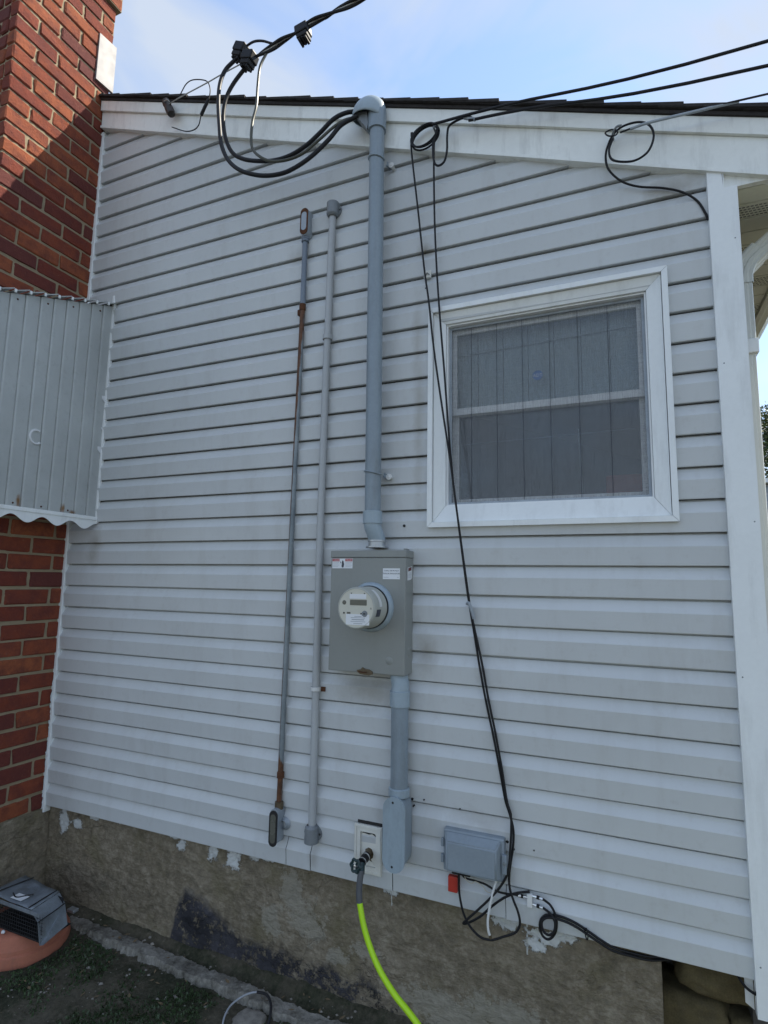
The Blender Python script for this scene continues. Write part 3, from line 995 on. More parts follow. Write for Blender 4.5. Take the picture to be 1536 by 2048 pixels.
# jamb box = the window itself
frame(win, ox0-.004, ox1+.004, oz0-.004, oz1+.004, .0035, .002, .11)
window = win.build('window', MT['sash'], house)
W = .020
g_ = .0008
def strip(poly, ya, yb, name, m):
    MB().prism(poly, 'y', ya, yb).build(name, m, window)
x0, x1, z0, z1 = WX0, WX1, WZ0, WZ1
for poly in ([(x0+g_, z0), (x1-g_, z0), (x1-W-g_, z0+W), (x0+W+g_, z0+W)], [(x0+g_, z1), (x0+W+g_, z1-W), (x1-W-g_, z1-W), (x1-g_, z1)],
             [(x0, z0+g_), (x0+W, z0+W+g_), (x0+W, z1-W-g_), (x0, z1-g_)], [(x1, z0+g_), (x1, z1-g_), (x1-W, z1-W-g_), (x1-W, z0+W+g_)]):
    strip(poly, -.040, .015, 'outer_trim', MT['white'])
# mitred casing sloping in to the opening
a0, a1, c0, c1 = x0+W+.002, x1-W-.002, z0+W+.002, z1-W-.002
b0, b1, d0, d1 = ox0, ox1, oz0, oz1
def slab(p, q):
    """p: outer edge pair, q: inner edge pair; face slopes from y=-.026 to -.008"""
    (ax, az), (bx, bz) = p; (cx, cz), (dx, dz) = q
    return MB().add([(ax, -.026, az), (bx, -.026, bz), (dx, -.010, dz), (cx, -.010, cz), (ax, .014, az), (bx, .014, bz), (dx, .014, dz), (cx, .014, cz)],
                    [(0, 1, 2, 3), (4, 7, 6, 5), (0, 4, 5, 1), (1, 5, 6, 2), (2, 6, 7, 3), (3, 7, 4, 0)])
slab(((a0+g_, c0), (a1-g_, c0)), ((b0+g_, d0), (b1-g_, d0))).build('casing', MT['white'], window)
slab(((a0+g_, c1), (a1-g_, c1)), ((b0+g_, d1), (b1-g_, d1))).build('casing', MT['white'], window)
slab(((a0, c0+g_), (a0, c1-g_)), ((b0, d0+g_), (b0, d1-g_))).build('casing', MT['white'], window)
slab(((a1, c0+g_), (a1, c1-g_)), ((b1, d0+g_), (b1, d1-g_))).build('casing', MT['white'], window)
# sill strip, stops, screen frame and insect screen
mb = MB(); frame(mb, b0+.001, b1-.001, d0+.001, d1-.001, .006, .000, .03); mb.build('stop', MT['sash'], window)
mb = MB(); frame(mb, b0+.0075, b1-.0075, d0+.0075, d1-.0075, .010, .020, .032); mb.build('screen_frame', MT['galv_dull'], window)
MB().box((b0+.017, .0255, d0+.017), (b1-.017, .0262, d1-.017)).build('screen', MT['screen'], window)
# upper and lower sash
zm = 2.455
mb = MB(); frame(mb, b0+.006, b1-.006, zm-.018, d1-.006, .028, .040, .062); up = mb.build('upper_sash', MT['sash'], window)
mb = MB(); frame(mb, b0+.006, b1-.006, d0+.006, zm+.012, .030, .064, .088); lo = mb.build('lower_sash', MT['sash'], window)
MB().box((b0+.033, .050, zm+.009), (b1-.033, .053, d1-.033)).build('pane', MT['glass'], window)
MB().box((b0+.035, .074, d0+.035), (b1-.035, .077, zm-.017)).build('pane', MT['glass'], window)
for (x, w, h, rz) in ((-.60, .045, .010, 0), (-.03, .05, .012, .2)):
    MB().box((x-w/2, .034, d0+.0185), (x+w/2, .0385, d0+.018+h)).build('sash_lift', MT['cream'], window)
# creases in the screen, a pale shade behind the upper pane and a thin dark sheer behind the lower one
xs = [b0+.01, -.5525, -.4449, -.341, -.2371, -.132, -.0254, b1-.01]
for x in (-.5625, -.4565, -.3525, -.2465, -.1395, -.0300):
    MB().box((x-.0009, .0235, d0+.018), (x+.0009, .0252, d1-.018)).build('screen_seam', MT['print'], window)
def cloth(za, zb, yb_, m, name):
    for a, b in zip(xs, xs[1:]):
        n = 12
        vs, fs = [], []
        for i in range(n):
            t = i/(n-1)
            x = a+.0015+(b-a-.003)*t
            yy = yb_ + .005*math.sin(t*math.pi) + .0015*math.sin(t*19+a*40)
            vs += [(x, yy, za), (x, yy, zb)]
        for i in range(n-1):
            fs.append((i*2, i*2+2, i*2+3, i*2+1))
        MB().add(vs, fs, True).build(name, m, window)
cloth(2.45, d1+.02, .102, MT['shade'], 'shade_panel')
cloth(d0-.03, 2.46, .128, MT['curtain'], 'curtain_panel')
MB().tube([(b0+.02, .098, 2.718), (b1-.02, .098, 2.742)], .004, 8).build('pale_line', MT['label'], window)  # thin pale line slanting slightly across, behind the upper pane
MB().tube([(-.150, .100, 2.35), (-.146, .099, 2.20), (-.142, .100, 2.09)], .0022, 6).build('pull_cord', MT['label'], window)
MB().tube([(b0+.05, .112, 2.325), (b1-.05, .112, 2.335)], .0018, 6).build('sheer_hem', MT['print_grey'], window)
rbx = MB().box((-.055, .094, d0-.01), (.075, .118, 2.155), .006).build('red_box', MT['redbox'], None, (.01, .106, d0-.01))
tag(rbx, 'dull red box behind the lower right corner of the window screen', 'box')
# alarm company sticker inside the upper pane
def octagon(cx, cz, r):
    return [(cx+r*math.cos(R(22.5+45*i)), cz+r*math.sin(R(22.5+45*i))) for i in range(8)]
stk = MB().prism(octagon(-.297, 2.572, .021), 'y', .0485, .0495).build('sticker', MT['blue'], window)
stk['label'] = 'small blue octagonal sticker with white letters on the upper pane'
text('ADT', .019, (-.297, .0482, 2.571), MT['label'], stk)

# ================================================================== BRICK CHIMNEY
XC = -2.843
YC = -0.575
chim = thing('brick_chimney', (XC-.5, YC/2, 0), 'tall red brick chimney with tan mortar joints at left of the siding', 'chimney')
CH, Z1 = 0.0883, 0.528
mb = MB()
mb.box((XC-1.1, YC+.007, Z1-.01), (XC-.014, -.004, 5.30))
mb.box((XC-1.13, YC-.018, 5.301), (XC+.018, .022, 5.75))
core = mb.build('mortar_core', MT['mortar'], chim)
ny_, nz_ = 80, 560
vs, fs = sheet(lambda u, v: (XC-.0078+.0022*fbm(1, u*9, v*80)+.0016*fbm(2, u*30, v*260), YC+.004+.57*u, Z1+v*4.77), ny_, nz_)
MB().add(vs, fs, True).build('mortar_face', MT['mortar'], chim, sharp=80)
MB().box((XC-1.12, YC-.012, -.05), (XC+.004, -.002, Z1-.004), 0).build('chimney_base_core', MT['parge'], chim)
vs, fs = sheet(lambda u, v: (XC+.012+.006*fbm(3, u*6, v*4)+.004*fbm(3, u*22, v*16)-.008*v, .02-(.62)*u, -.05+.585*v), 70, 60)
MB().add(vs, fs, True).build('parged_base', MT['parge'], chim, sharp=80)
bk_cache = {}
rb = random.Random(5)
def brick_mesh(L, H, var):
    key = (round(L, 3), var)
    if key in bk_cache:
        return bk_cache[key]
    bm = bmesh.new()
    bmesh.ops.create_cube(bm, size=1)
    D = 0.06
    for v in bm.verts:
        v.co = Vector((v.co.x*D, v.co.y*L, v.co.z*H))
    bmesh.ops.bevel(bm, geom=bm.edges[:], offset=0.0050, segments=1, affect='EDGES')
    for v in bm.verts:
        v.co += Vector((rb.uniform(-.0022, .0022), rb.uniform(-.0042, .0042), rb.uniform(-.0030, .0030)))
    me = bpy.data.meshes.new('brick')
    bm.to_mesh(me); bm.free()
    me.materials.append(MT['brick'])
    bk_cache[key] = me
    return me
def put_brick(c, L, face):
    me = brick_mesh(L, 0.0745, rb.randrange(9))
    o = bpy.data.objects.new('brick', me)
    col.objects.link(o)
    o.parent = chim
    o.location = Vector(c) - ORIGIN['brick_chimney'] + Vector((rb.uniform(-.0025, .0025) if face == 'x' else 0, rb.uniform(-.0025, .0025) if face == 'y' else 0, rb.uniform(-.0012, .0012)))
    o.rotation_euler = (0 if face == 'y' else rb.uniform(-.004, .004), 0, R(90) if face == 'y' else 0)
    return o
J = 0.0145
row = 0
while True:
    zc = Z1 + CH*(row+.5)
    if zc > 5.62:
        break
    off = 0.022 if zc > 5.31 else 0.0
    if row % 2 == 0:
        seg = [(YC-off, -.333), (-.333, -.09), (-.09, 0.0+off)]
    else:
        seg = [(YC-off, -.455), (-.455, -.213), (-.213, 0.0+off)]
    for (a, b) in seg:
        ya = a + (0 if a <= YC+.001 else J/2)
        yb = b - (0 if b > -.01 else J/2)
        if b > -.01:
            yb = b - .004
        put_brick((XC-.03+off, (ya+yb)/2, zc), round(yb-ya, 3), 'x')
    x = XC - .061 - J*.5
    # header end of the side brick already closes the corner; run stretchers leftwards
    lens = [0.0525, 0.2275, 0.2275] if row % 2 == 0 else [0.172, 0.2275, 0.11]
    for L in lens:
        put_brick((x-L/2, YC-off+.03, zc), L, 'y')
        x -= L + J
    row += 1
# flashing board on the chimney side just above the roof, and caulk beads by the trim
MB().add([(XC+.012, -.106, 4.72), (XC+.012, -.106, 5.03), (XC+.016, .012, 5.04), (XC+.016, .012, 4.725), (XC-.002, -.106, 4.72), (XC-.002, -.106, 5.03), (XC-.002, .012, 5.04), (XC-.002, .012, 4.725)],
         [(0, 1, 2, 3), (4, 7, 6, 5), (0, 4, 5, 1), (1, 5, 6, 2), (2, 6, 7, 3), (3, 7, 4, 0)]).build('flashing_sheet', MT['flash'], chim)
mb = MB()
rc = random.Random(9)
pts = []
for i in range(60):
    z = 0.53 + i*.0125
    pts.append((XC+.004, -.028-.012*abs(fbm(z*14, 0, 0))-.006*rc.random()*(1 if z < 1.2 else .2), z))
for a, b in zip(pts, pts[1:]):
    if rc.random() < .12:
        continue
    mb.add([(XC+.003, -.02, a[2]), (XC+.003, -.02, b[2]), (b[0]+.002, b[1], b[2]), (a[0]+.002, a[1], a[2])], [(0, 1, 2, 3)])
mb.build('caulk_bead', MT['caulk'], chim)

# ================================================================== AWNING
XAW = -2.637
aw = thing('awning', (-2.70, -.4, 2.0), 'weathered grey metal awning side with scalloped white valance on the brick', 'awning')
def aw_top(y): return 3.275 + 0.36*y
yy = [-.006, -.0215, -.083, -.154, -.226, -.299, -.369, -.438, -.512, -.585, -.658, -.731, -.804, -.877]
for a, b in zip(yy[1:], yy[2:]):
    ya, yb = a, b            # a is nearer the house
    MB().add([(XAW, ya, 2.052), (XAW, ya, aw_top(ya)), (XAW+.0080, yb+.010, aw_top(yb+.010)), (XAW+.0080, yb+.010, 2.052),
              (XAW+.0070, yb+.0016, 2.052), (XAW+.0070, yb+.0016, aw_top(yb)), (XAW-.004, yb+.0016, aw_top(yb)), (XAW-.004, yb+.0016, 2.052), (XAW-.004, ya, 2.052), (XAW-.004, ya, aw_top(ya))],
             [(0, 1, 2, 3), (3, 2, 5, 4), (4, 5, 6, 7), (7, 6, 9, 8), (8, 9, 1, 0), (1, 9, 6, 5, 2), (0, 3, 4, 7, 8)]).build('side_panel', MT['awning'], aw)
# roof slats laid across, their folded ends sticking out over the side panel
y = -.004
while y > -.90:
    yb = y - .0725
    zt = lambda q: aw_top(q) + .006
    MB().add([(XC+.004, y, zt(y)+.012), (XC+.004, yb, zt(yb)), (XAW+.030, yb, zt(yb)), (XAW+.030, y, zt(y)+.012),
              (XC+.004, y, zt(y)+.016), (XC+.004, yb, zt(yb)+.004), (XAW+.030, yb, zt(yb)+.004), (XAW+.030, y, zt(y)+.016)],
             [(0, 1, 2, 3), (4, 7, 6, 5), (0, 4, 5, 1), (1, 5, 6, 2), (2, 6, 7, 3), (3, 7, 4, 0)]).build('roof_slat', MT['awning'], aw)
    MB().box((XAW+.024, yb+.001, zt(yb)-.006), (XAW+.034, yb+.011, zt(yb)+.012), .002).build('slat_tip', MT['white'], aw)
    y = yb
MB().box((XAW-.006, -.0215, 2.028), (XAW+.012, -.0025, 3.335), .003).build('edge_bar', MT['white'], aw)
# scalloped valance
n = 140
vs, fs = [], []
for i in range(n):
    y = -.012 - i*(.88/(n-1))
    zb = 2.007 - .017*math.cos((y+.092)*2*math.pi/.155)
    for xx in (XAW+.0075, XAW+.0105):
        vs += [(xx, y, 2.058), (xx, y, 2.038), (xx, y, zb)]
for i in range(n-1):
    p, q = i*6, (i+1)*6
    fs += [(p, q, q+1, p+1), (p+1, q+1, q+2, p+2), (p+3, p+4, q+4, q+3), (p+4, p+5, q+5, q+4), (p+2, q+2, q+5, p+5), (p, p+3, q+3, q)]
val = MB().add(vs, fs).build('valance', MT['white'], aw)
MB().box((XAW+.0108, -.89, 2.041), (XAW+.015, -.012, 2.060), .0015).build('valance_rail', MT['white'], aw)
for (y, z) in [(-.19, 2.075), (-.335, 2.075), (-.475, 2.075), (-.10, 3.205), (-.262, 3.15), (-.40, 3.10), (-.55, 3.05)]:
    MB().lathe([(.0001, .0085), (.004, .007), (.005, .003), (.005, 0)], (XAW+.001, y, z), (1, 0, 0), 8).build('rivet', MT['rust'], aw)
# chalky ring where something was stuck, and paint dabs by the edge bar
arc = [(XAW+.0068, -.395+.032*math.cos(R(a)), 2.412+.034*math.sin(R(a))) for a in range(62, 320, 10)]
MB().tube([Vector(p) for p in arc], [.0060+.0022*fbm(i*.8, 0, 0) for i in range(len(arc))], 5).build('chalk_ring', MT['label'], aw)
for (y, z, s) in ((-.030, 2.72, .018), (-.029, 2.43, .02), (-.027, 2.55, .008)):
    MB().prism([(y-s*.9, z+s*.8), (y+.008, z+s), (y+.008, z-s*1.1), (y-s*.3, z-s*.5), (y-s*.8, z-s*.1)], 'x', XAW+.005, XAW+.0062).build('paint_dab', MT['label'], aw)

# ================================================================== SERVICE MAST
PX0, PX1, PY = -0.955, -0.972, -0.082
mast = thing('service_mast', (PX0, PY, 1.88), 'thick grey conduit with domed weatherhead rising from meter box past the roof edge', 'conduit')
MB().tube([(PX0, PY, 2.00), ((PX0+PX1)/2, PY, 2.9), (PX1, PY, 3.83)], .0338, 24).build('pipe', MT['pvc'], mast)
MB().lathe([(.0352, 0), (.0405, .001), (.0405, .052), (.0352, .054)], (PX0, PY, 1.972), (0, 0, 1), 28).build('coupling', MT['pvc_light'], mast)
MB().tube(catmull([(PX0, PY, 1.985), (PX0, PY, 1.965), (PX0+.006, PY+.008, 1.94), (PX0+.012, PY+.018, 1.915), (PX0+.013, PY+.022, 1.90)], 4), .0355, 22).build('offset_nipple', MT['pvc_light'], mast)
MB().lathe([(.030, 0), (.047, .0), (.047, .006), (.036, .007), (.036, .024), (.039, .025), (.039, .032), (.030, .033)], (PX0+.013, PY+.022, 1.874), (0, 0, 1), 26).build('hub', MT['galv'], mast)
# weatherhead: collar, domed hood with a skirt that is long over the pipe and open towards the left
hcx, hcz = -1.014, 3.870
rx, ry_, rz_ = .0830, .060, .084
na, nr = 36, 9
vs, fs = [], []
def skirt(a):
    c = math.cos(a)
    return .020 + .034*max(0, c)**1.2 - .016*max(0, -c)
for i in range(nr):
    t = i/(nr-1)*math.pi/2
    for k in range(na):
        a = 2*math.pi*k/na
        vs.append((hcx+rx*math.sin(t)*math.cos(a), PY+ry_*math.sin(t)*math.sin(a), hcz+rz_*math.cos(t)))
for q in (.5, 1.0):
    for k in range(na):
        a = 2*math.pi*k/na
        vs.append((hcx+rx*(1-.02*q)*math.cos(a), PY+ry_*(1-.02*q)*math.sin(a), hcz-skirt(a)*q))
for i in range(nr+1):
    for k in range(na):
        fs.append((i*na+k, i*na+(k+1) % na, (i+1)*na+(k+1) % na, (i+1)*na+k))
hd = MB().add(vs, fs, True).build('weatherhead', MT['pvc_light'], mast, sharp=60)
sol = hd.modifiers.new('thickness', 'SOLIDIFY'); sol.thickness = .003; sol.offset = -1
MB().lathe([(.0352, -.06), (.0415, -.059), (.0425, -.012), (.0425, .03)], (PX1, PY, 3.832), (0, 0, 1), 26).build('collar', MT['pvc'], hd)
# cable plate closing the underside, sloping from the left lip down to the collar
bp = [(hcx-.072, 3.885), (hcx-.060, 3.868), (hcx-.010, 3.800), (hcx+.005, 3.772), (hcx+.010, 3.80), (hcx+.004, 3.862)]
MB().prism(bp, 'y', PY-.030, PY+.040).build('cable_plate', MT['cast'], hd)
for z in (3.63, 2.187):
    t = (z-2.0)/1.83
    cx = PX0 + (PX1-PX0)*t
    ringp = [(cx+.0365*math.cos(a), PY+.0365*math.sin(a), z-.008*math.cos(a)) for a in [R(-190+10*i) for i in range(21)]]
    cl = MB().tube([Vector(p) for p in ringp], .0040, 6).build('clamp', MT['pvc'], mast)
    MB().box((cx+.035, -.050, z-.016), (cx+.040, -.0145, z+.004), .001).build('clamp_leg', MT['pvc'], cl)
    MB().lathe([(.0001, -.012), (.005, -.012), (.0055, -.010), (.013, -.0095), (.013, -.006), (.009, 0), (.009, .025)], (cx+.055, -.034, z-.012), (0, 1, 0), 16).build('clamp_bolt', MT['white_p'], cl)
    MB().tube([(cx+.030, -.045, z-.010), (cx+.055, -.034, z-.012)], .0045, 6).build('clamp_tab', MT['pvc'], cl)
    MB().lathe([(.0001, -.006), (.005, -.0055), (.0055, 0), (.0055, .02)], (cx-.040, -.030, z-.05), (0, 1, 0), 10).build('clamp_bolt', MT['cast'], cl)

# ================================================================== METER BOX
BX0, BX1, BZ0, BZ1, BY = -1.132, -0.797, 1.374, 1.862, -0.103
mbx = thing('meter_box', ((BX0+BX1)/2, -.015, BZ0), 'large grey steel electric meter box with round meter and warning labels', 'meter box')
MB().box((BX0, BY, BZ0), (BX1, -.014, BZ1-.030), .003).build('enclosure', MT['enclosure'], mbx)
MB().box((BX0-.002, BY-.003, BZ1-.0295), (BX1+.002, -.0145, BZ1), .003).build('top_cap', MT['enclosure'], mbx)
MB().box((BX1-.030, BY+.05, BZ1+.0005), (BX1-.018, -.02, BZ1+.010), .002).build('hinge_stud', MT['enclosure'], mbx)
MB().lathe([(.0001, -.0015), (.014, -.0012), (.016, .0), (.016, .002)], (-.862, BY, 1.428), (0, 1, 0), 22).build('knockout', MT['enclosure'], mbx)
MB().lathe([(.0001, .0012), (.020, .001), (.022, 0)], (BX1, -.052, 1.463), (1, 0, 0), 22).build('knockout', MT['enclosure'], mbx)
latch = MB()
latch.prism([(-.985, 1.369), (-.945, 1.366), (-.930, 1.372), (-.932, 1.382), (-.945, 1.389), (-.965, 1.391), (-.975, 1.396), (-.982, 1.388), (-1.0, 1.384), (-.998, 1.379)], 'y', BY-.006, BY-.0005)
latch.build('latch', MT['brass'], mbx)
MB().tube([(-.99, BY-.009, 1.380), (-.972, BY-.010, 1.377), (-.955, BY-.009, 1.379)], .0025, 6).build('latch_pin', MT['rust'], mbx)
# socket ring and the meter itself
MC = Vector((-0.945, BY, 1.634))
MB().lathe([(.099, 0.0), (.0985, .006), (.092, .016), (.086, .020), (.084, .018), (.084, .004)], MC, (0, -1, 0), 48).build('socket_ring', MT['pvc_light'], mbx)
meter = MB().lathe([(.0825, .004), (.0825, .028), (.0815, .030), (.0800, .120), (.0790, .134), (.0760, .1395), (.0735, .1402), (.0730, .1385), (.0001, .1385)], MC, (0, -1, 0), 56).build('meter', MT['meter_side'], mbx, sharp=30)
FY = BY - .1389
MB().lathe([(.0001, .0), (.0722, .0), (.0728, -.0006)], (MC.x, FY, MC.z), (0, -1, 0), 48).build('face_plate', MT['meter'], meter)
MB().lathe([(.0828, .020), (.0842, .0205), (.0842, .0285), (.0828, .029)], MC, (0, -1, 0), 48).build('gasket', MT['dark'], meter)
def fbox(x, z, w, h, mat, name, d=.0012):
    MB().box((MC.x+x-w/2, FY-d, MC.z+z-h/2), (MC.x+x+w/2, FY+.0002, MC.z+z+h/2)).build(name, mat, meter)
fbox(.010, .021, .070, .0205, MT['lcd'], 'display')
fbox(.008, .044, .070, .018, MT['label'], 'name_label')
fbox(.008, -.043, .098, .040, MT['label'], 'data_label', .0009)
for (dz, w) in ((-.031, .03), (-.036, .06), (-.043, .052), (-.050, .062), (-.0575, .038)):
    fbox(.010, dz, w, .0018 if dz != -.043 else .0030, MT['print_grey'], 'print_line', .0014)
fbox(-.030, -.019, .015, .007, MT['lcd'], 'badge')
for (x, z, r, m) in ((-.050, .020, .0085, 'lcd'), (-.050, -.0195, .0035, 'dark'), (.022, -.0205, .0030, 'dark'), (.037, -.0205, .0120, 'cast'), (-.020, .0555, .0022, 'dark'), (.035, .0555, .0022, 'dark')):
    MB().lathe([(.0001, .0035 if m == 'cast' else .0018), (r*.9, .0032 if m == 'cast' else .0016), (r, .0)], (MC.x+x, FY, MC.z+z), (0, -1, 0), 16).build('button', MT[m], meter)
fbox(.037, -.0205, .009, .004, MT['dark'], 'key_slot', .005)
fbox(.063, .0, .0018, .007, MT['dark'], 'slot')
# bright seal strip and dark barcode tab on the flank
vs, fs = [], []
A0, A1 = R(58), R(4)
for i in range(13):
    a = A0 + (A1-A0)*i/12
    for (rr, d) in ((.0817, .075), (.0812, .098)):
        vs.append((MC.x+math.cos(a)*rr, BY-d, MC.z+math.sin(a)*rr))
for i in range(12):
    fs.append((i*2, i*2+1, i*2+3, i*2+2))
MB().add(vs, fs, True).build('seal_strip', MT['white_p'], meter)
vs, fs = [], []
for i in range(5):
    a = R(-3 - 5*i)
    for (rr, d) in ((.0817, .086), (.0806, .122)):
        vs.append((MC.x+math.cos(a)*rr, BY-d, MC.z+math.sin(a)*rr))
for i in range(4):
    fs.append((i*2, i*2+1, i*2+3, i*2+2))
MB().add(vs, fs, True).build('barcode_tab', MT['print'], meter)
# warning label, rating label, side label
LY = BY - .0006
lz = 1.8085
lab = MB().box((-1.126, LY, 1.788), (-1.032, BY+.001, 1.8285)).build('warning_label', MT['label'], mbx)
for (xa, xb, t) in ((-1.125, -1.092, 'DANGER'), (-1.0655, -1.0330, 'PELIGRO')):
    MB().box((xa, LY-.0004, 1.8170), (xb, LY-.0001, 1.8275)).build('red_header', MT['label_red'], lab)
    text(t, .0072, ((xa+xb)/2+.002, LY-.0007, 1.822), MT['label'], lab)
    for q in range(4):
        MB().box((xa+.001, LY-.0004, 1.8115-q*.0055), (xb-.002-.004*(q % 2), LY-.0001, 1.8125-q*.0055)).build('print_line', MT['print_grey'], lab)
MB().prism([(-1.083, 1.797), (-1.079, 1.791), (-1.073, 1.793), (-1.071, 1.805), (-1.074, 1.818), (-1.079, 1.821), (-1.082, 1.812), (-1.081, 1.804)], 'y', LY-.0005, LY-.0001).build('hand_pictogram', MT['print'], lab)
MB().prism([(-1.089, 1.818), (-1.085, 1.812), (-1.087, 1.811), (-1.084, 1.804), (-1.0865, 1.809), (-1.0885, 1.810)], 'y', LY-.0005, LY-.0001).build('bolt_pictogram', MT['print'], lab)
lab2 = MB().box((-.895, LY, 1.746), (-.822, BY+.001, 1.789)).build('rating_label', MT['label'], mbx)
text('CU/AL 320 IN A/LR', .0078, (-.8585, LY-.0003, 1.7795), MT['print'], lab2)
text('TYPE 3R ENCLOSURE', .0078, (-.8585, LY-.0003, 1.7680), MT['print'], lab2)
MB().box((-.892, LY-.0004, 1.7530), (-.870, LY-.0001, 1.7545)).build('print_line', MT['print_grey'], lab2)
MB().box((-.834, LY-.0004, 1.7530), (-.826, LY-.0001, 1.7545)).build('print_line', MT['print_grey'], lab2)
lab3 = MB().prism([(-.083, 1.792), (-.034, 1.800), (-.032, 1.752), (-.048, 1.7455), (-.083, 1.742)], 'x', BX1-.001, BX1+.0006).build('side_label', MT['label'], mbx)
MB().prism([(-.077, 1.7775), (-.041, 1.7835), (-.041, 1.797), (-.077, 1.7905)], 'x', BX1+.0007, BX1+.0010).build('maroon_block', MT['label_maroon'], lab3)
for q in range(4):
    MB().box((BX1+.0007, -.078, 1.7715-q*.0055), (BX1+.0010, -.038, 1.7725-q*.0055)).build('print_line', MT['print_grey'], lab3)

# ================================================================== LOWER CONDUIT to the ground-floor body
LX, LYY = -.831, -.062
low = thing('lower_conduit', (LX, LYY, .66), 'short grey conduit dropping from meter box into an oval covered elbow body', 'conduit')
MB().tube(catmull([(LX-.006, -.058, 1.3735), (LX-.006, -.058, 1.36), (LX+.001, -.060, 1.335), (LX, LYY, 1.31), (LX, LYY, 1.295)], 4), .0350, 22).build('offset_nipple', MT['pvc_light'], low)
MB().lathe([(.0352, 0), (.0395, .001), (.0395, .058), (.0352, .060)], (LX, LYY, 1.252), (0, 0, 1), 26).build('coupling', MT['pvc_light'], low)
MB().tube([(LX, LYY, 1.262), (LX+.001, LYY, 1.1), (LX+.002, LYY, .93)], .0345, 24).build('pipe', MT['pvc'], low)
MB().lathe([(.0352, 0), (.041, .004), (.041, .030), (.0352, .034)], (LX+.002, LYY, .918), (0, 0, 1), 26).build('socket', MT['pvc_light'], low)
def stadium(cx, z0, z1, r, n=10):
    pts = []
    for i in range(n+1):
        a = math.pi*i/n
        pts.append((cx+r*math.cos(a), z1-r+r*math.sin(a)))
    for i in range(n+1):
        a = math.pi + math.pi*i/n
        pts.append((cx+r*math.cos(a), z0+r+r*math.sin(a)))
    return pts
body = MB().prism(stadium(LX+.002, .668, .925, .0415), 'y', -.104, -.030).build('elbow_body', MT['pvc'], low)
MB().lathe([(.040, 0), (.034, .02)], (LX+.002, -.034, .72), (0, 1, 0), 22).build('wall_spigot', MT['pvc'], low)
cv = MB().prism(stadium(LX+.001, .662, .930, .0445), 'y', -.112, -.1045).build('cover', MT['pvc_light'], low)
for z in (.909, .683):
    MB().lathe([(.0001, .0005), (.0035, .0012), (.0045, .0)], (LX-.004, -.112, z), (0, -1, 0), 10).build('screw', MT['dark'], low)

# ================================================================== OLD CONDUITS
oc = thing('old_conduit', (-1.39, -.03, .65), 'thin rusty old conduit with oval fittings top and bottom, left of the others', 'conduit')
MB().tube([(-1.362, -.034, 3.375), (-1.363, -.033, 3.03)], .0125, 14).build('upper_pipe', MT['emt_blue'], oc)
MB().tube([(-1.363, -.033, 3.035), (-1.378, -.031, 1.92), (-1.388, -.032, .79)], .0115, 14).build('pipe', MT['galvrust'], oc)
MB().lathe([(.0125, 0), (.0155, .002), (.0155, .03), (.0125, .032)], (-1.3635, -.033, 3.005), (0, 0, 1), 14).build('coupling', MT['rust'], oc)
MB().box((-1.390, -.036, 2.985), (-1.374, -.0135, 3.012), .002).build('strap', MT['rust'], oc)
MB().lathe([(.0125, 0), (.0155, .002), (.0155, .026), (.0125, .028)], (-1.386, -.032, .895), (0, 0, 1), 14).build('coupling', MT['rust'], oc)
MB().lathe([(.016, 0), (.019, .003), (.018, .012), (.0165, .013), (.019, .016), (.019, .028), (.014, .03)], (-1.3615, -.034, 3.35), (0, 0, 1), 16).build('nut', MT['emt_blue'], oc)
# upper body: oval cover turned to the left-front
def rot_stadium(mb, cx, cy, z0, z1, r, depth, ang):
    """stadium plate of given depth, outward normal turned by ang (0 = facing the viewer side)"""
    pts = stadium(0, z0, z1, r, 8)
    ca, sa = math.cos(ang), math.sin(ang)
    def P(u, d, z): return (cx + u*ca - d*sa, cy - u*sa - d*ca, z)
    n = len(pts)
    vs = [P(u, 0, z) for u, z in pts] + [P(u, depth, z) for u, z in pts]
    fs = [tuple(range(n))[::-1], tuple(range(n, 2*n))] + [(i, (i+1) % n, n+(i+1) % n, n+i) for i in range(n)]
    return mb.add(vs, fs)
rot_stadium(MB(), -1.356, -.012, 3.372, 3.512, .0195, .046, 0).build('upper_body', MT['galv_dull'], oc)
p = rot_stadium(MB(), -1.356, -.0582, 3.376, 3.510, .0205, .004, 0).build('upper_cover', MT['rust'], oc)
rot_stadium(MB(), -1.356, -.0624, 3.396, 3.490, .0140, .0010, 0).build('worn_centre', MT['galv_dull'], p)
MB().lathe([(.014, 0), (.0185, .002), (.0185, .03), (.0125, .032)], (-1.3875, -.032, .770), (0, 0, 1), 14).build('nut', MT['brass'], oc)
rot_stadium(MB(), -1.388, -.012, .640, .782, .0190, .055, 0).build('lower_body', MT['galv_dull'], oc)
p = rot_stadium(MB(), -1.389, -.0672, .634, .776, .0198, .004, 0).build('lower_cover', MT['dark'], oc)
rot_stadium(MB(), -1.389, -.0714, .648, .762, .0130, .0010, 0).build('worn_centre', MT['lcd'], p)
MB().lathe([(.025, 0), (.027, .003), (.018, .012), (.016, .02)], (-1.360, -.0215, .715), (0, -1, 0), 18).build('wall_flange', MT['galv_dull'], oc)

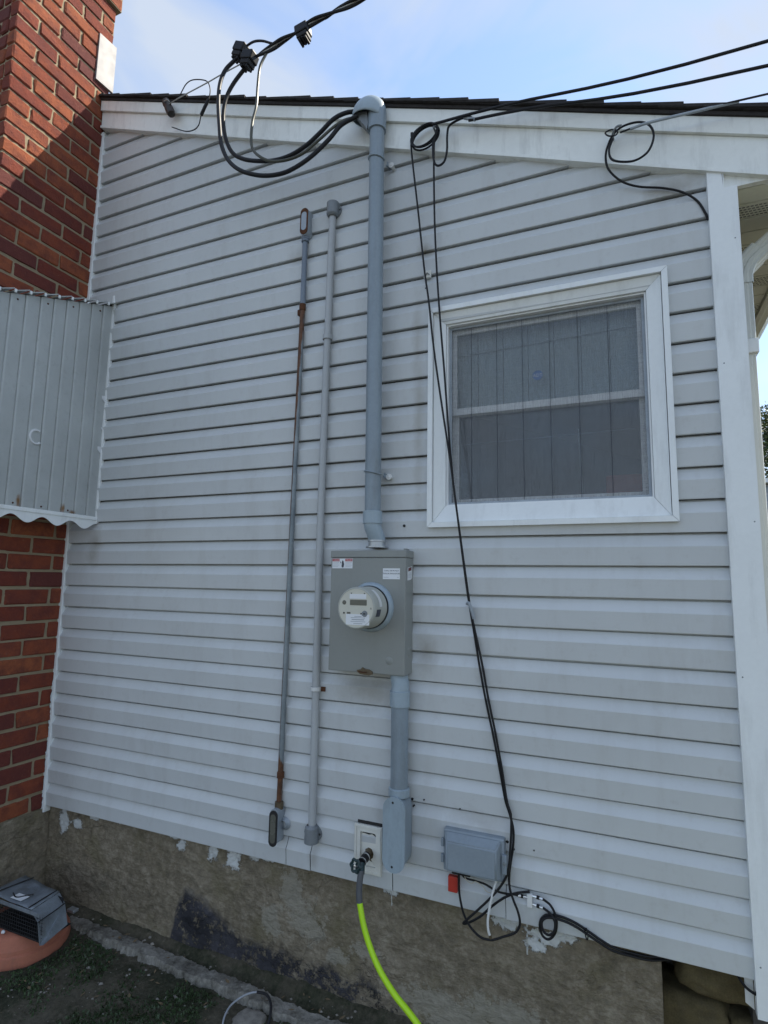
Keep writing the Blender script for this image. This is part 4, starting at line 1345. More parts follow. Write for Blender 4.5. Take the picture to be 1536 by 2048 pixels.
pc = thing('painted_conduit', (-1.235, -.035, .67), 'pale grey painted conduit between the rusty conduit and the meter box', 'conduit')
MB().tube([(-1.214, -.036, 3.455), (-1.224, -.036, 2.70), (-1.228, -.036, 1.96), (-1.222, -.036, .70)], .0160, 18).build('pipe', MT['emt'], pc)
MB().lathe([(.0195, 0), (.022, .001), (.022, .022), (.0195, .023)], (-1.2222, -.036, 2.835), (0, 0, 1), 18).build('coupling', MT['emt'], pc)
st = MB().lathe([(.0198, 0), (.0215, .001), (.0215, .016), (.0198, .017)], (-1.2253, -.036, 1.272), (0, 0, 1), 18).build('strap', MT['white_p'], pc)
MB().box((-1.205, -.0275, 1.270), (-1.186, -.0205, 1.289), .001).build('strap_ear', MT['rust'], st)
def flange(cx, z0, z1, fx, name, tilt):
    b = MB().lathe([(.026, 0), (.0295, .002), (.0285, z1-z0-.01), (.020, z1-z0)] if tilt > 0 else [(.020, 0), (.0285, .01), (.0295, z1-z0-.002), (.022, z1-z0)], (cx, -.038, z0), (0, 0, 1), 20).build(name, MT['cast'], pc)
    MB().prism([(cx+.040*math.cos(a)*1.0, (z0+z1)/2+.036*math.sin(a)) for a in [2*math.pi*i/20 for i in range(20)]], 'y', -.0295, -.0190).build('flange', MT['cast'], b)
    for s in (-1, 1):
        MB().lathe([(.0001, .001), (.0045, .001), (.0045, 0)], (cx+s*.0335, -.0295, (z0+z1)/2), (0, -1, 0), 10).build('screw_hole', MT['dark'], b)
flange(-1.213, 3.442, 3.512, 0, 'top_fitting', -1)
flange(-1.222, .668, .738, 0, 'bottom_fitting', 1)

# ================================================================== WIRES at the roof edge
DROP = [(-1.661,-0.160,4.331),(-1.627,-0.158,4.330),(-1.593,-0.157,4.340),(-1.514,-0.155,4.354),(-1.459,-0.153,4.371),(-1.382,-0.151,4.385),(-1.286,-0.150,4.405),(-1.223,-0.148,4.411),(-1.161,-0.146,4.418),(-1.039,-0.145,4.424),(-0.6,-.14,4.47),(0.6,-.13,4.70),(4.0,-.3,5.6),(9.0,-.6,7.2)]
MESS = [(-2.232,-0.098,4.345),(-2.129,-0.112,4.342),(-1.952,-0.124,4.345),(-1.852,-0.136,4.343),(-1.707,-0.148,4.343),(-1.61,-0.158,4.335)]
CABLE_OUTER = [(-1.700,-0.160,4.385),(-1.729,-0.175,4.345),(-1.774,-0.190,4.290),(-1.789,-0.205,4.205),(-1.779,-0.220,4.090),(-1.750,-0.235,3.939),(-1.724,-0.242,3.820),(-1.674,-0.246,3.719),(-1.599,-0.250,3.642),(-1.516,-0.239,3.601),(-1.437,-0.228,3.583),(-1.361,-0.214,3.589),(-1.291,-0.195,3.626),(-1.233,-0.176,3.676),(-1.174,-0.158,3.741),(-1.126,-0.139,3.809),(-1.056,-0.115,3.852)]
CABLE_INNER = [(-1.645,-0.160,4.310),(-1.690,-0.164,4.272),(-1.744,-0.168,4.211),(-1.775,-0.172,4.142),(-1.781,-0.176,4.042),(-1.758,-0.180,3.923),(-1.706,-0.184,3.818),(-1.630,-0.188,3.755),(-1.538,-0.186,3.718),(-1.455,-0.178,3.703),(-1.374,-0.170,3.710),(-1.295,-0.162,3.742),(-1.229,-0.154,3.791),(-1.165,-0.144,3.848),(-1.111,-0.118,3.885),(-1.060,-0.092,3.895)]
CABLE_THIN = [(-1.551,-0.150,4.347),(-1.579,-0.163,4.263),(-1.578,-0.176,4.143),(-1.570,-0.189,4.022),(-1.578,-0.201,3.930),(-1.574,-0.211,3.837),(-1.559,-0.216,3.768),(-1.514,-0.220,3.710),(-1.452,-0.211,3.672),(-1.371,-0.203,3.660),(-1.295,-0.191,3.678),(-1.223,-0.175,3.734),(-1.153,-0.150,3.804),(-1.105,-0.120,3.848),(-1.058,-0.078,3.873)]
BYPASS = [(-1.690,-0.160,4.408),(-1.648,-0.168,4.412),(-1.606,-0.176,4.402),(-1.560,-0.174,4.386),(-1.515,-0.162,4.366),(-1.483,-0.150,4.362)]
TAIL = [(-1.342,-0.140,4.380),(-1.313,-0.140,4.408),(-1.270,-0.140,4.416),(-1.227,-0.140,4.409),(-1.185,-0.140,4.420),(-1.112,-0.140,4.420)]
wire('service_cable', CABLE_OUTER, .0098, MT['black'], 'outermost thick black cable looping lowest into the weatherhead', 'cable', 'drip loop cables at the weatherhead', 12, 8)
wire('service_cable', CABLE_INNER, .0098, MT['black'], 'thick black cable on the inner curve of the loop into the weatherhead', 'cable', 'drip loop cables at the weatherhead', 12, 8)
wire('service_cable', CABLE_THIN, .0068, MT['stripe'], 'thinner yellow flecked cable hanging straight down inside the black cable loop', 'cable', 'drip loop cables at the weatherhead', 10, 8)
# twisted service drop: bare messenger plus two insulated legs
drop = thing('service_drop', (-1.6, -.158, 4.33), 'twisted overhead power line running up across the sky from the black connectors', 'power line')
core = catmull(DROP, 14)
MB().tube(core, .0045, 7).build('messenger_wire', MT['alu'], drop)
for ph in (0, math.pi):
    pts = []
    L = 0.0
    for i, p in enumerate(core):
        if i:
            L += (core[i]-core[i-1]).length
        a = ph + L*15
        pts.append(p + Vector((0, math.cos(a), math.sin(a)))*.0095)
    MB().tube(pts, .0068, 8).build('insulated_leg', MT['black_dull'], drop)
MB().tube(catmull(BYPASS, 6), .0058, 8).build('bypass_lead', MT['black'], drop)
MB().tube(catmull(TAIL, 6), .0062, 8).build('tap_lead', MT['black'], drop)
wire('guy_wire', MESS, .0034, MT['alu'], 'thin bare wire stretched from the brown insulator to the black connectors', 'wire', None, 6)
# splice connectors
def connector(c, ang, s, label, seed):
    t = thing('splice_connector', c, label, 'connector', 'black splice connectors on the power line')
    C = Vector(c)
    ca, sa = math.cos(ang), math.sin(ang)
    def T(p): return C + Vector((p[0]*ca-p[2]*sa, p[1], p[0]*sa+p[2]*ca))
    def bx(a, b, bev, name, m):
        q = MB().box(a, b, bev)
        q.v = [tuple(T(v)) for v in q.v]
        q.build(name, m, t)
    bx((-.034*s, -.030*s, -.012*s), (.034*s, .030*s, .034*s), .006*s, 'housing', MT['black'])
    bx((-.028*s, -.026*s, -.036*s), (.028*s, .026*s, -.0125*s), .004*s, 'clamp_jaw', MT['black_dull'])
    for i, dx in enumerate((-.016, .0, .016)):
        bx(((dx-.006)*s, -.022*s, (-.050+.006*(i % 2))*s), ((dx+.006)*s, .022*s, -.0365*s), .002*s, 'grip_rib', MT['black_dull'])
    q = MB().lathe([(.008*s, 0), (.008*s, .012*s), (.0001, .012*s)], (0, 0, .0345*s), (0, 0, 1), 8)
    q.v = [tuple(T(v)) for v in q.v]
    q.build('bolt_head', MT['cast'], t)
connector((-1.703, -.165, 4.392), R(-28), 1.0, 'upper left of two black splice connectors where cable loop begins', 1)
connector((-1.645, -.170, 4.318), R(-20), 1.0, 'lower right of two touching black splice connectors on thin bare wire', 2)
connector((-1.344, -.150, 4.362), R(8), 1.0, 'lone black splice connector hanging farther up the power line', 3)
# insulator on the rake with its slack wire loop
ins = thing('wire_insulator', (-2.25, -.06, 4.33), 'brown weathered insulator knob on the rake near the chimney', 'insulator')
d = Vector((-2.224, -.085, 4.286)) - Vector((-2.274, -.085, 4.383))
MB().lathe([(.010, -.004), (.022, 0), (.024, .02), (.019, .035), (.023, .048), (.024, .085), (.020, .105), (.009, .109), (.0001, .109)], (-2.274, -.085, 4.383), d, 16).build('knob', MT['porcelain'], ins)
MB().tube([(-2.25, -.075, 4.335), (-2.25, -.045, 4.335)], .006, 8).build('bolt', MT['rust'], ins)
MB().tube(catmull([(-2.262, -.11, 4.36), (-2.232, -.115, 4.352), (-2.225, -.10, 4.345), (-2.25, -.07, 4.362)], 4), .0035, 6).build('tie_wire', MT['alu'], ins)
FIX = [(-2.162,-0.100,4.361),(-2.139,-0.105,4.385),(-2.110,-0.109,4.411),(-2.066,-0.114,4.414),(-1.999,-0.118,4.388),(-1.950,-0.120,4.354),(-1.929,-0.120,4.300),(-1.936,-0.120,4.245),(-1.959,-0.120,4.207),(-1.984,-0.115,4.174),(-2.009,-0.102,4.137),(-2.054,-0.088,4.134),(-2.129,-0.074,4.162),(-2.246,-0.056,4.241)]
sw = thing('slack_wire', (-2.05, -.1, 4.25), 'slack thin wire loop with black sleeve hanging by the brown insulator', 'wire')
MB().tube(catmull(FIX, 6), .0030, 6).build('strand', MT['black_dull'], sw)
MB().tube(catmull([FIX[7], FIX[8], FIX[9]], 4), .0085, 8).build('sleeve', MT['black'], sw)

# telephone and cable lines
T1 = [(-0.700,-0.100,3.702),(-0.382,-0.115,3.670),(0.510,-0.130,3.585),(3.0,-.3,3.45),(9.0,-.9,3.9)]
T2 = [(-0.540,-0.100,3.666),(-0.295,-0.115,3.623),(0.505,-0.130,3.493),(3.0,-.3,3.20),(9.0,-.9,3.6)]
T3 = [(0.040,-0.090,3.428),(0.143,-0.110,3.419),(0.418,-0.120,3.398),(0.498,-0.130,3.388),(3.0,-.3,3.1),(9.0,-.9,3.5)]
wire('overhead_line', T1, .0058, MT['black'], 'upper of the parallel black overhead lines leaving to the right', 'cable', 'overhead lines to the right')
wire('overhead_line', T2, .0058, MT['black'], 'middle black overhead line, second from top, leaving to the right', 'cable', 'overhead lines to the right')
t3 = thing('overhead_line', (.3, -.11, 3.40), 'lowest and thinnest overhead line with pale grey end near the corner board', 'cable', 'overhead lines to the right')
MB().tube(catmull(T3, 6), .0036, 7).build('strand', MT['black_dull'], t3)
MB().tube(catmull([(0.075,-.098,3.4245),(0.143,-0.110,3.4195),(0.30,-.116,3.4075),(0.418,-0.1205,3.3985)], 5), .0052, 8).build('preformed_grip', MT['galv_dull'], t3)
# coil under the first anchor
coil = thing('cable_coil', (-.747, -.07, 3.687), 'round coil of thin black cable tied under the rake beside the mast', 'coil')
rk = random.Random(2)
pts = []
for i in range(0, 112):
    a = i*2*math.pi/32
    kk = 1 + .06*math.sin(a*.37+1)
    pts.append((-.747+.060*kk*math.cos(a), -.062-.012*math.sin(a*.29)-.004*(i/112), 3.690+.050*kk*math.sin(a)+.010*math.cos(a)))
MB().tube([Vector(p) for p in pts], .0042, 7).build('loops', MT['black'], coil)
MB().box((-.812, -.075, 3.700), (-.800, -.052, 3.722), .003).build('tie', MT['black_dull'], coil)
MB().tube([(-.700, -.045, 3.70), (-.700, -.085, 3.70), (-.690, -.088, 3.712)], .005, 8).build('hook', MT['cast'], coil)
TAIL2 = [(-0.515,-0.101,3.661),(-0.548,-0.098,3.688),(-0.624,-0.085,3.688),(-0.640,-0.078,3.652),(-0.643,-0.072,3.583),(-0.656,-0.070,3.535),(-0.684,-0.070,3.524),(-0.703,-0.068,3.555),(-0.707,-0.070,3.639),(-0.690,-0.075,3.683)]
tl = thing('hanging_lead', (-.65, -.07, 3.55), 'short black cable dropping in a U below the coil from a pale clamp', 'cable')
MB().tube(catmull(TAIL2, 6), .0048, 8).build('strand', MT['black'], tl)
MB().tube([(-.512, -.1005, 3.6605), (-.560, -.095, 3.690)], .0078, 8).build('wedge_clamp', MT['galv_dull'], tl)
D1 = [(-0.805,-0.068,3.695),(-0.811,-0.060,3.643),(-0.780,-0.050,3.349),(-0.749,-0.048,3.066),(-0.728,-0.052,2.926),(-0.701,-0.057,2.697),(-0.661,-0.063,2.433),(-0.627,-0.068,2.222),(-0.603,-0.066,2.040),(-0.578,-0.054,1.824),(-0.560,-0.040,1.671),(-0.542,-0.034,1.558),(-0.521,-0.032,1.429),(-0.498,-0.030,1.303),(-0.471,-0.030,1.180),(-0.447,-0.030,1.059),(-0.428,-0.030,0.957),
      (-0.414,-0.030,0.915),(-0.400,-0.032,0.863),(-0.401,-0.035,0.805),(-0.409,-0.037,0.753),(-0.414,-0.039,0.718),(-0.415,-0.041,0.687),(-0.411,-0.043,0.662),(-0.399,-0.045,0.631),(-0.385,-0.046,0.601),(-0.378,-0.048,0.573),(-0.381,-0.050,0.551),(-0.397,-0.052,0.531),(-0.433,-0.054,0.512),(-0.462,-0.055,0.497),(-0.478,-0.057,0.492),(-0.507,-0.059,0.492),(-0.532,-0.059,0.503),(-0.558,-0.057,0.525),(-0.578,-0.055,0.558),(-0.589,-0.054,0.598),(-0.594,-0.052,0.631),(-0.596,-0.050,0.700)]
D2 = [(-0.692,-0.072,3.690),(-0.706,-0.060,3.610),(-0.704,-0.052,3.306),(-0.693,-0.050,3.054),(-0.677,-0.050,2.828),(-0.657,-0.055,2.604),(-0.636,-0.061,2.347),(-0.617,-0.062,2.140),(-0.591,-0.060,1.941),(-0.569,-0.050,1.766),(-0.553,-0.042,1.643),(-0.533,-0.036,1.540),(-0.509,-0.034,1.430),(-0.486,-0.034,1.304),(-0.460,-0.034,1.181),(-0.438,-0.034,1.060),(-0.421,-0.036,0.957),
      (-0.407,-0.040,0.915),(-0.405,-0.044,0.866),(-0.408,-0.047,0.808),(-0.412,-0.050,0.754),(-0.420,-0.053,0.714),(-0.444,-0.056,0.672),(-0.481,-0.058,0.626),(-0.527,-0.060,0.577),(-0.566,-0.060,0.537),(-0.577,-0.058,0.523),(-0.559,-0.055,0.528),(-0.516,-0.053,0.558),(-0.475,-0.050,0.599),(-0.438,-0.046,0.630),(-0.410,-0.042,0.647),(-0.382,-0.036,0.657),(-0.346,-0.026,0.664)]
wire('wall_cable', D1, .0042, MT['black'], 'thin black cable down the wall, left strand above the window, looping under grey box', 'cable', 'black cables down the wall', 8, 6)
wire('wall_cable', D2, .0042, MT['black'], 'thin black cable down the wall, right strand above the window, ending at splitter', 'cable', 'black cables down the wall', 8, 6)
tie = MB().tube(catmull([(-.565, -.045, 1.655), (-.556, -.052, 1.66), (-.546, -.048, 1.63), (-.538, -.044, 1.60)], 4), .006, 8).build('tape_wrap', MT['galv_dull'], None, (-.553, -.047, 1.635))
tag(tie, 'pale tape wrapped round the two black wall cables right of the meter', 'tape')
# third line loop by the corner board
LOOP3 = [(0.013,-0.070,3.426),(-0.001,-0.075,3.380),(0.006,-0.085,3.333),(0.040,-0.090,3.307),(0.089,-0.095,3.295),(0.132,-0.092,3.321),(0.152,-0.088,3.378),(0.140,-0.082,3.431),(0.104,-0.080,3.458),(0.053,-0.075,3.463),(0.018,-0.068,3.448),(-0.005,-0.064,3.408),(-0.014,-0.060,3.362),(-0.004,-0.053,3.314),(0.038,-0.045,3.261),(0.096,-0.038,3.227),(0.179,-0.030,3.203),(0.243,-0.027,3.170),(0.288,-0.024,3.125),(0.312,-0.021,3.071),(0.319,-0.018,3.046)]
wire('looped_cable', LOOP3, .0042, MT['black'], 'thin black cable with a round loop curving across to the white corner board', 'cable')
hk = thing('anchor_hook', (.015, -.05, 3.44), 'small metal hook on the rake holding the lowest overhead line', 'hook')
MB().tube(catmull([(.015, -.040, 3.445), (.015, -.075, 3.445), (.028, -.090, 3.455), (.045, -.094, 3.452)], 4), .0045, 8).build('shank', MT['cast'], hk)
MB().tube(catmull([(-.012, -.082, 3.45), (.0, -.088, 3.428), (.024, -.088, 3.424), (.03, -.086, 3.44), (.01, -.082, 3.456)], 4, True), .003, 6, closed=True).build('ring', MT['black_dull'], hk)

# ================================================================== NETWORK BOX and its wiring
nb = thing('network_box', (-.54, -.015, .70), 'grey plastic utility box with rounded lid low on the siding', 'utility box')
NX0, NX1, NZ0, NZ1 = -.655, -.430, .684, .828
MB().box((NX0, -.050, NZ0), (NX1, -.0145, NZ1), .006).build('base', MT['plastic'], nb)
# lid: chamfered face
def lid(x0, x1, z0, z1, ya, yb, ch):
    o = [(x0, z0), (x1, z0), (x1, z1), (x0, z1)]
    i_ = [(x0+ch*.8, z0+ch*.7), (x1-ch*.5, z0+ch*.7), (x1-ch*.5, z1-ch), (x0+ch*.8, z1-ch)]
    bm = bmesh.new()
    vv = [bm.verts.new((p[0], ya, p[1])) for p in o] + [bm.verts.new((p[0], yb, p[1])) for p in i_]
    for a in range(4):
        b = (a+1) % 4
        bm.faces.new((vv[a], vv[b], vv[4+b], vv[4+a]))
    bm.faces.new(vv[4:8]); bm.faces.new(vv[0:4])
    bmesh.ops.bevel(bm, geom=bm.edges[:], offset=.0045, segments=3, affect='EDGES')
    bm.verts.index_update()
    m = MB().add([v.co.copy() for v in bm.verts], [[v.index for v in f.verts] for f in bm.faces], True)
    bm.free()
    return m
lid(NX0+.004, NX1-.010, NZ0+.002, NZ1-.004, -.0505, -.088, .024).build('lid', MT['plastic'], nb, sharp=50)
for z in (.725, .78):
    MB().box((NX0-.008, -.056, z-.014), (NX0+.003, -.038, z+.014), .002).build('hinge', MT['plastic'], nb)
MB().box((NX1-.008, -.060, .715), (NX1+.010, -.042, .780), .003).build('latch', MT['plastic'], nb)
MB().lathe([(.0001, .002), (.006, .0015), (.007, 0)], (NX1+.003, -.060, .752), (0, -1, 0), 12).build('latch_screw', MT['cast'], nb)
MB().lathe([(.0001, .003), (.006, .002), (.006, 0)], (NX1+.006, -.018, .812), (0, -1, 0), 10).build('mount_screw', MT['dark'], nb)
MB().box((NX0+.03, -.045, NZ0-.010), (NX0+.10, -.020, NZ0+.001), .003).build('cable_gland', MT['dark'], nb)
tagr = MB().box((-.641, -.036, .606), (-.606, -.016, .660), .002).build('red_tag', MT['red'], None, (-.623, -.026, .606))
tag(tagr, 'small red plastic block hanging just below the grey utility box', 'tag')

sp = thing('cable_splitter', (-.347, -.02, .635), 'small white cable splitter with silver connectors at the siding bottom', 'splitter')
MB().box((-.356, -.030, .612), (-.338, -.0145, .656), .002).build('body', MT['white_p'], sp)
def plug(a, b):
    A, B = Vector(a), Vector(b)
    d = B-A
    L = d.length
    p = MB().lathe([(.0001, 0), (.0038, 0), (.0038, L*.35), (.0055, L*.36), (.0055, L*.6)], A, d, 10).build('plug', MT['chrome'], sp)
    MB().lathe([(.0055, L*.42), (.0062, L*.43), (.0062, L*.68), (.0055, L*.69)], A, d, 10).build('boot', MT['black'], p)
    MB().lathe([(.0050, L*.69), (.0052, L*.7), (.0052, L), (.003, L)], A, d, 10).build('ferrule', MT['chrome'], p)
plug((-.356, -.024, .643), (-.386, -.030, .644))
plug((-.338, -.024, .651), (-.301, -.030, .651))
plug((-.338, -.024, .624), (-.301, -.032, .624))
L3 = [(-0.600,-0.033,0.700),(-0.581,-0.035,0.668),(-0.537,-0.035,0.663),(-0.503,-0.034,0.659),(-0.461,-0.033,0.644),(-0.423,-0.031,0.642),(-0.400,-0.031,0.645),(-0.386,-0.030,0.644)]
O1 = [(-0.301,-0.030,0.651),(-0.279,-0.031,0.640),(-0.266,-0.033,0.625),(-0.258,-0.034,0.605),(-0.256,-0.035,0.577),(-0.265,-0.037,0.549),(-0.284,-0.038,0.531),(-0.303,-0.038,0.538),(-0.312,-0.036,0.562),(-0.309,-0.034,0.584),(-0.295,-0.032,0.601),(-0.276,-0.030,0.606),(-0.253,-0.027,0.607),(-0.222,-0.025,0.603),(-0.189,-0.024,0.594),(-0.150,-0.023,0.577),(-0.120,-0.021,0.562),(-0.077,-0.013,0.543),(-0.029,0.000,0.533),(0.031,0.008,0.531),(0.09,0.04,0.528)]
O2 = [(-0.301,-0.032,0.624),(-0.279,-0.036,0.615),(-0.266,-0.040,0.603),(-0.260,-0.043,0.587),(-0.264,-0.046,0.564),(-0.279,-0.048,0.551),(-0.295,-0.048,0.555),(-0.304,-0.046,0.572),(-0.302,-0.044,0.588),(-0.290,-0.042,0.599),(-0.272,-0.040,0.603),(-0.250,-0.037,0.602),(-0.219,-0.035,0.597),(-0.186,-0.034,0.587),(-0.149,-0.032,0.570),(-0.118,-0.029,0.555),(-0.077,-0.020,0.536),(-0.029,-0.006,0.527),(0.031,0.002,0.524),(0.09,0.04,0.520)]
wire('coax_lead', L3, .0036, MT['black'], 'short black lead from grey utility box across to the white splitter', 'cable')
wire('coax_cable', O1, .0042, MT['black'], 'black coax from upper splitter outlet, rear of two cables coiled below siding', 'cable', 'coax cables leaving the splitter')
wire('coax_cable', O2, .0042, MT['black'], 'black coax from lower splitter outlet, front of two cables coiled below siding', 'cable', 'coax cables leaving the splitter')
zt = MB().tube(catmull([(-.160, -.030, .590), (-.155, -.042, .572), (-.160, -.032, .557), (-.166, -.020, .575)], 4, True), .0022, 6, closed=True).build('zip_tie', MT['black'], None, (-.16, -.03, .575))
tag(zt, 'black zip tie round the coax pair under the siding edge', 'zip tie')
wire('corner_wire', [(0.268,0.03,0.556),(0.282,0.0,0.538),(0.298,-0.008,0.520),(0.320,-0.022,0.516),(0.3225,-0.030,0.528)], .0042, MT['black'], 'short black wire hooking out beneath the siding at the corner board', 'wire')
ww = thing('white_lead', (-.483, -.06, .56), 'white wire end hanging over the foundation below the grey box', 'wire')
MB().tube(catmull([(-.455, -.035, .700), (-.468, -.055, .655), (-0.476,-0.060,0.621),(-0.483,-0.062,0.585),(-0.487,-0.064,0.554),(-0.485,-0.064,0.524),(-0.480,-0.062,0.508)], 5), .0042, 8).build('strand', MT['white_p'], ww)
MB().tube([(-0.480,-0.0615,0.510), (-.4775, -.0615, .499)], .0052, 8).build('cap', MT['brass'], ww)
wire('beige_wire', [(-0.579,-0.040,0.700),(-0.575,-0.040,0.668),(-0.553,-0.040,0.654),(-0.536,-0.042,0.664),(-0.510,-0.042,0.655),(-0.498,-0.042,0.641),(-0.481,-0.042,0.638),(-0.460,-0.042,0.647),(-0.444,-0.042,0.668),(-0.440,-0.040,0.706)], .0014, MT['beige'], 'hair thin beige wire sagging under the grey utility box', 'wire')

# ================================================================== HOSE PLATE, TAP, HOSE
pl = thing('wall_plate', (-.972, -.015, .60), 'cream plastic mounting block with cracked recess behind the garden tap', 'wall plate')
px0, px1, pz0, pz1 = -1.031, -.912, .597, .775
mb = MB(); frame(mb, px0, px1, pz0, pz1, .026, -.030, -.0135)
mb.build('frame', MT['cream'], pl)
mb = MB(); frame(mb, px0+.004, px1-.004, pz0+.004, pz1-.004, .006, -.033, -.0302)
mb.build('raised_edge', MT['cream'], pl)
MB().box((px0+.0262, -.0200, pz0+.0262), (px1-.0262, -.0138, pz1-.0262)).build('back_plate', MT['cream'], pl)
MB().prism([(-1.003, .741), (-.99, .747), (-.972, .744), (-.956, .749), (-.944, .741), (-.9395, .728), (-.946, .737), (-.957, .742), (-.972, .738), (-.99, .741)], 'y', -.0206, -.0201).build('crack', MT['dark'], pl)
MB().prism([(-.9855, .682), (-.972, .690), (-.958, .686), (-.950, .670), (-.953, .655), (-.962, .648), (-.955, .64), (-.968, .643), (-.978, .652), (-.985, .664)], 'y', -.0208, -.0202).build('hole', MT['brass'], pl)
MB().box((-.990, -.0225, .627), (-.948, -.0203, .640)).build('ledge', MT['cream'], pl)
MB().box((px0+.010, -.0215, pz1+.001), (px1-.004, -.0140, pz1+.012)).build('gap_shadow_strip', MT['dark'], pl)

tap = thing('garden_tap', (-.968, -.05, .67), 'black garden tap with dark green handwheel in front of the cream plate', 'tap')
def seg(a, b, r, m, name, n=16):
    return MB().tube([Vector(a), Vector(b)], r, n).build(name, m, tap)
seg((-.968, -.0205, .678), (-.966, -.052, .672), .012, MT['brass'], 'spout')
seg((-.966, -.050, .6725), (-.9635, -.105, .6690), .0165, MT['black'], 'valve_body')
seg((-.9655, -.060, .6718), (-.9652, -.066, .6714), .0172, MT['chrome'], 'band')
seg((-.9640, -.094, .6696), (-.9638, -.099, .6693), .0172, MT['chrome'], 'band')
hw = MB()
hcn = Vector((-.975, -.132, .668)); ax = Vector((-.25, -.93, .1)).normalized()
uu = ax.cross(Vector((0, 0, 1))).normalized(); wv_ = ax.cross(uu)
rim = [hcn + (uu*math.cos(2*math.pi*i/36) + wv_*math.sin(2*math.pi*i/36))*(.0205+.0028*math.cos(2*math.pi*i/6*1.0)) for i in range(36)]
hw.tube(rim, .0052, 8, closed=True)
for a in range(3):
    t = 2*math.pi*a/3
    e = (uu*math.cos(t)+wv_*math.sin(t))*.021
    hw.tube([hcn, hcn+e], .004, 6)
handle = hw.build('handwheel', MT['valve'], tap)
MB().lathe([(.0001, .006), (.006, .005), (.007, 0), (.005, -.03)], hcn, ax, 12).build('hub_screw', MT['chrome'], handle)
seg((-.9635, -.106, .669), (-.955, -.127, .642), .0150, MT['valve'], 'outlet')
hose = thing('garden_hose', (-.93, -.17, .06), 'bright lime green garden hose with grey end sleeve hanging from the tap', 'hose')
H = [(-.953,-.126,.655),(-.955,-.131,.625),(-0.956,-0.135,0.598),(-.954,-.138,.570),(-0.951,-0.140,0.549)]
H2 = [(-0.951,-0.140,0.551),(-0.928,-0.150,0.482),(-0.892,-0.160,0.413),(-0.845,-0.175,0.359),(-0.785,-0.190,0.312),(-0.734,-0.202,0.285),(-0.684,-0.218,0.258),(-.60,-.26,.21),(-.50,-.34,.15),(-.36,-.50,.095),(-.10,-.8,.072),(.5,-1.3,.070),(1.2,-1.9,.070)]
MB().tube(catmull(H, 6), .0118, 14).build('sleeve', MT['hosegrey'], hose)
MB().tube(catmull(H2, 8), .0108, 14).build('tube', MT['lime'], hose)

# ================================================================== CLAY DISH, METAL CAP, WIRE LOOP on the ground
dish = MB().lathe([(.0001, .118), (.150, .118), (.163, .112), (.170, .100), (.178, .072), (.184, .066), (.186, .050), (.196, .044), (.200, .020), (.198, .0), (.18, -.005)], (-2.625, -.235, .050), (0, 0, 1), 56).build('clay_dish', MT['terra'], None, (-2.625, -.235, .05))
tag(dish, 'upturned terracotta dish on the soil in the chimney corner', 'dish')
cap = thing('flue_cap', (-2.52, -.26, .168), 'dented galvanised flue cap with black wire mesh resting on the terracotta dish', 'flue cap')
zt_, zb_ = .292, .176
tp = [(-2.735, -.335), (-2.43, -.345), (-2.452, -.195), (-2.73, -.165)]
vs = []
n1, n2 = 14, 8
for i in range(n1):
    for j in range(n2):
        u, v = i/(n1-1), j/(n2-1)
        a = Vector(tp[0]).lerp(Vector(tp[1]), u); b = Vector(tp[3]).lerp(Vector(tp[2]), u)
        p = a.lerp(b, v)
        vs.append((p.x, p.y, zt_ + .004*fbm(p.x*14, p.y*14, 0) - .006*math.exp(-((p.x+2.56)/.03)**2)))
fs = [(i*n2+j, (i+1)*n2+j, (i+1)*n2+j+1, i*n2+j+1) for i in range(n1-1) for j in range(n2-1)]
m_ = MB().add(vs, fs, True)
o_ = len(m_.v)
topl = m_.build('top_sheet', MT['capmetal'], cap)
sol = topl.modifiers.new('thickness', 'SOLIDIFY'); sol.thickness = .0015
def quad(p, name, m, th=.0015):
    o = MB().add(p, [tuple(range(len(p)))]).build(name, m, cap)
    s = o.modifiers.new('thickness', 'SOLIDIFY'); s.thickness = th
    return o
quad([(-2.428, -.349, .290), (-2.450, -.197, .290), (-2.398, -.205, .258), (-2.374, -.352, .256)], 'hip_sheet', MT['capmetal'])
quad([(-2.3735, -.353, .2545), (-2.3975, -.206, .2565), (-2.358, -.217, .186), (-2.330, -.352, .178), (-2.345, -.358, .176)], 'side_flap', MT['capmetal'])
quad([(-2.738, -.336, .290), (-2.732, -.163, .290), (-2.80, -.160, .235), (-2.81, -.34, .235)], 'side_flap', MT['capmetal'])
MB().box((-2.74, -.352, .276), (-2.372, -.3475, .2905), .001).build('front_hem', MT['capmetal'], cap)
for (a, b) in (((-2.70, -.335, .2965), (-2.668, -.168, .2965)), ((-2.452, -.343, .2935), (-2.470, -.197, .2935))):
    MB().tube([Vector(a), (Vector(a)+Vector(b))/2+Vector((0, 0, .001)), Vector(b)], .0028, 6).build('standing_seam', MT['dark'], cap)
MB().tube(catmull([(-2.372, -.353, .258), (-2.376, -.30, .262), (-2.385, -.27, .259), (-2.398, -.206, .260)], 4), .0022, 6).build('seam', MT['dark'], cap)
MB().tube(catmull([(-2.62, -.30, .2985), (-2.575, -.315, .297), (-2.55, -.29, .297), (-2.525, -.27, .299)], 4), .003, 6).build('bent_wire', MT['dark'], cap)
MB().box((-2.60, -.325, .2945), (-2.53, -.285, .2958)).build('pale_patch', MT['label'], cap)
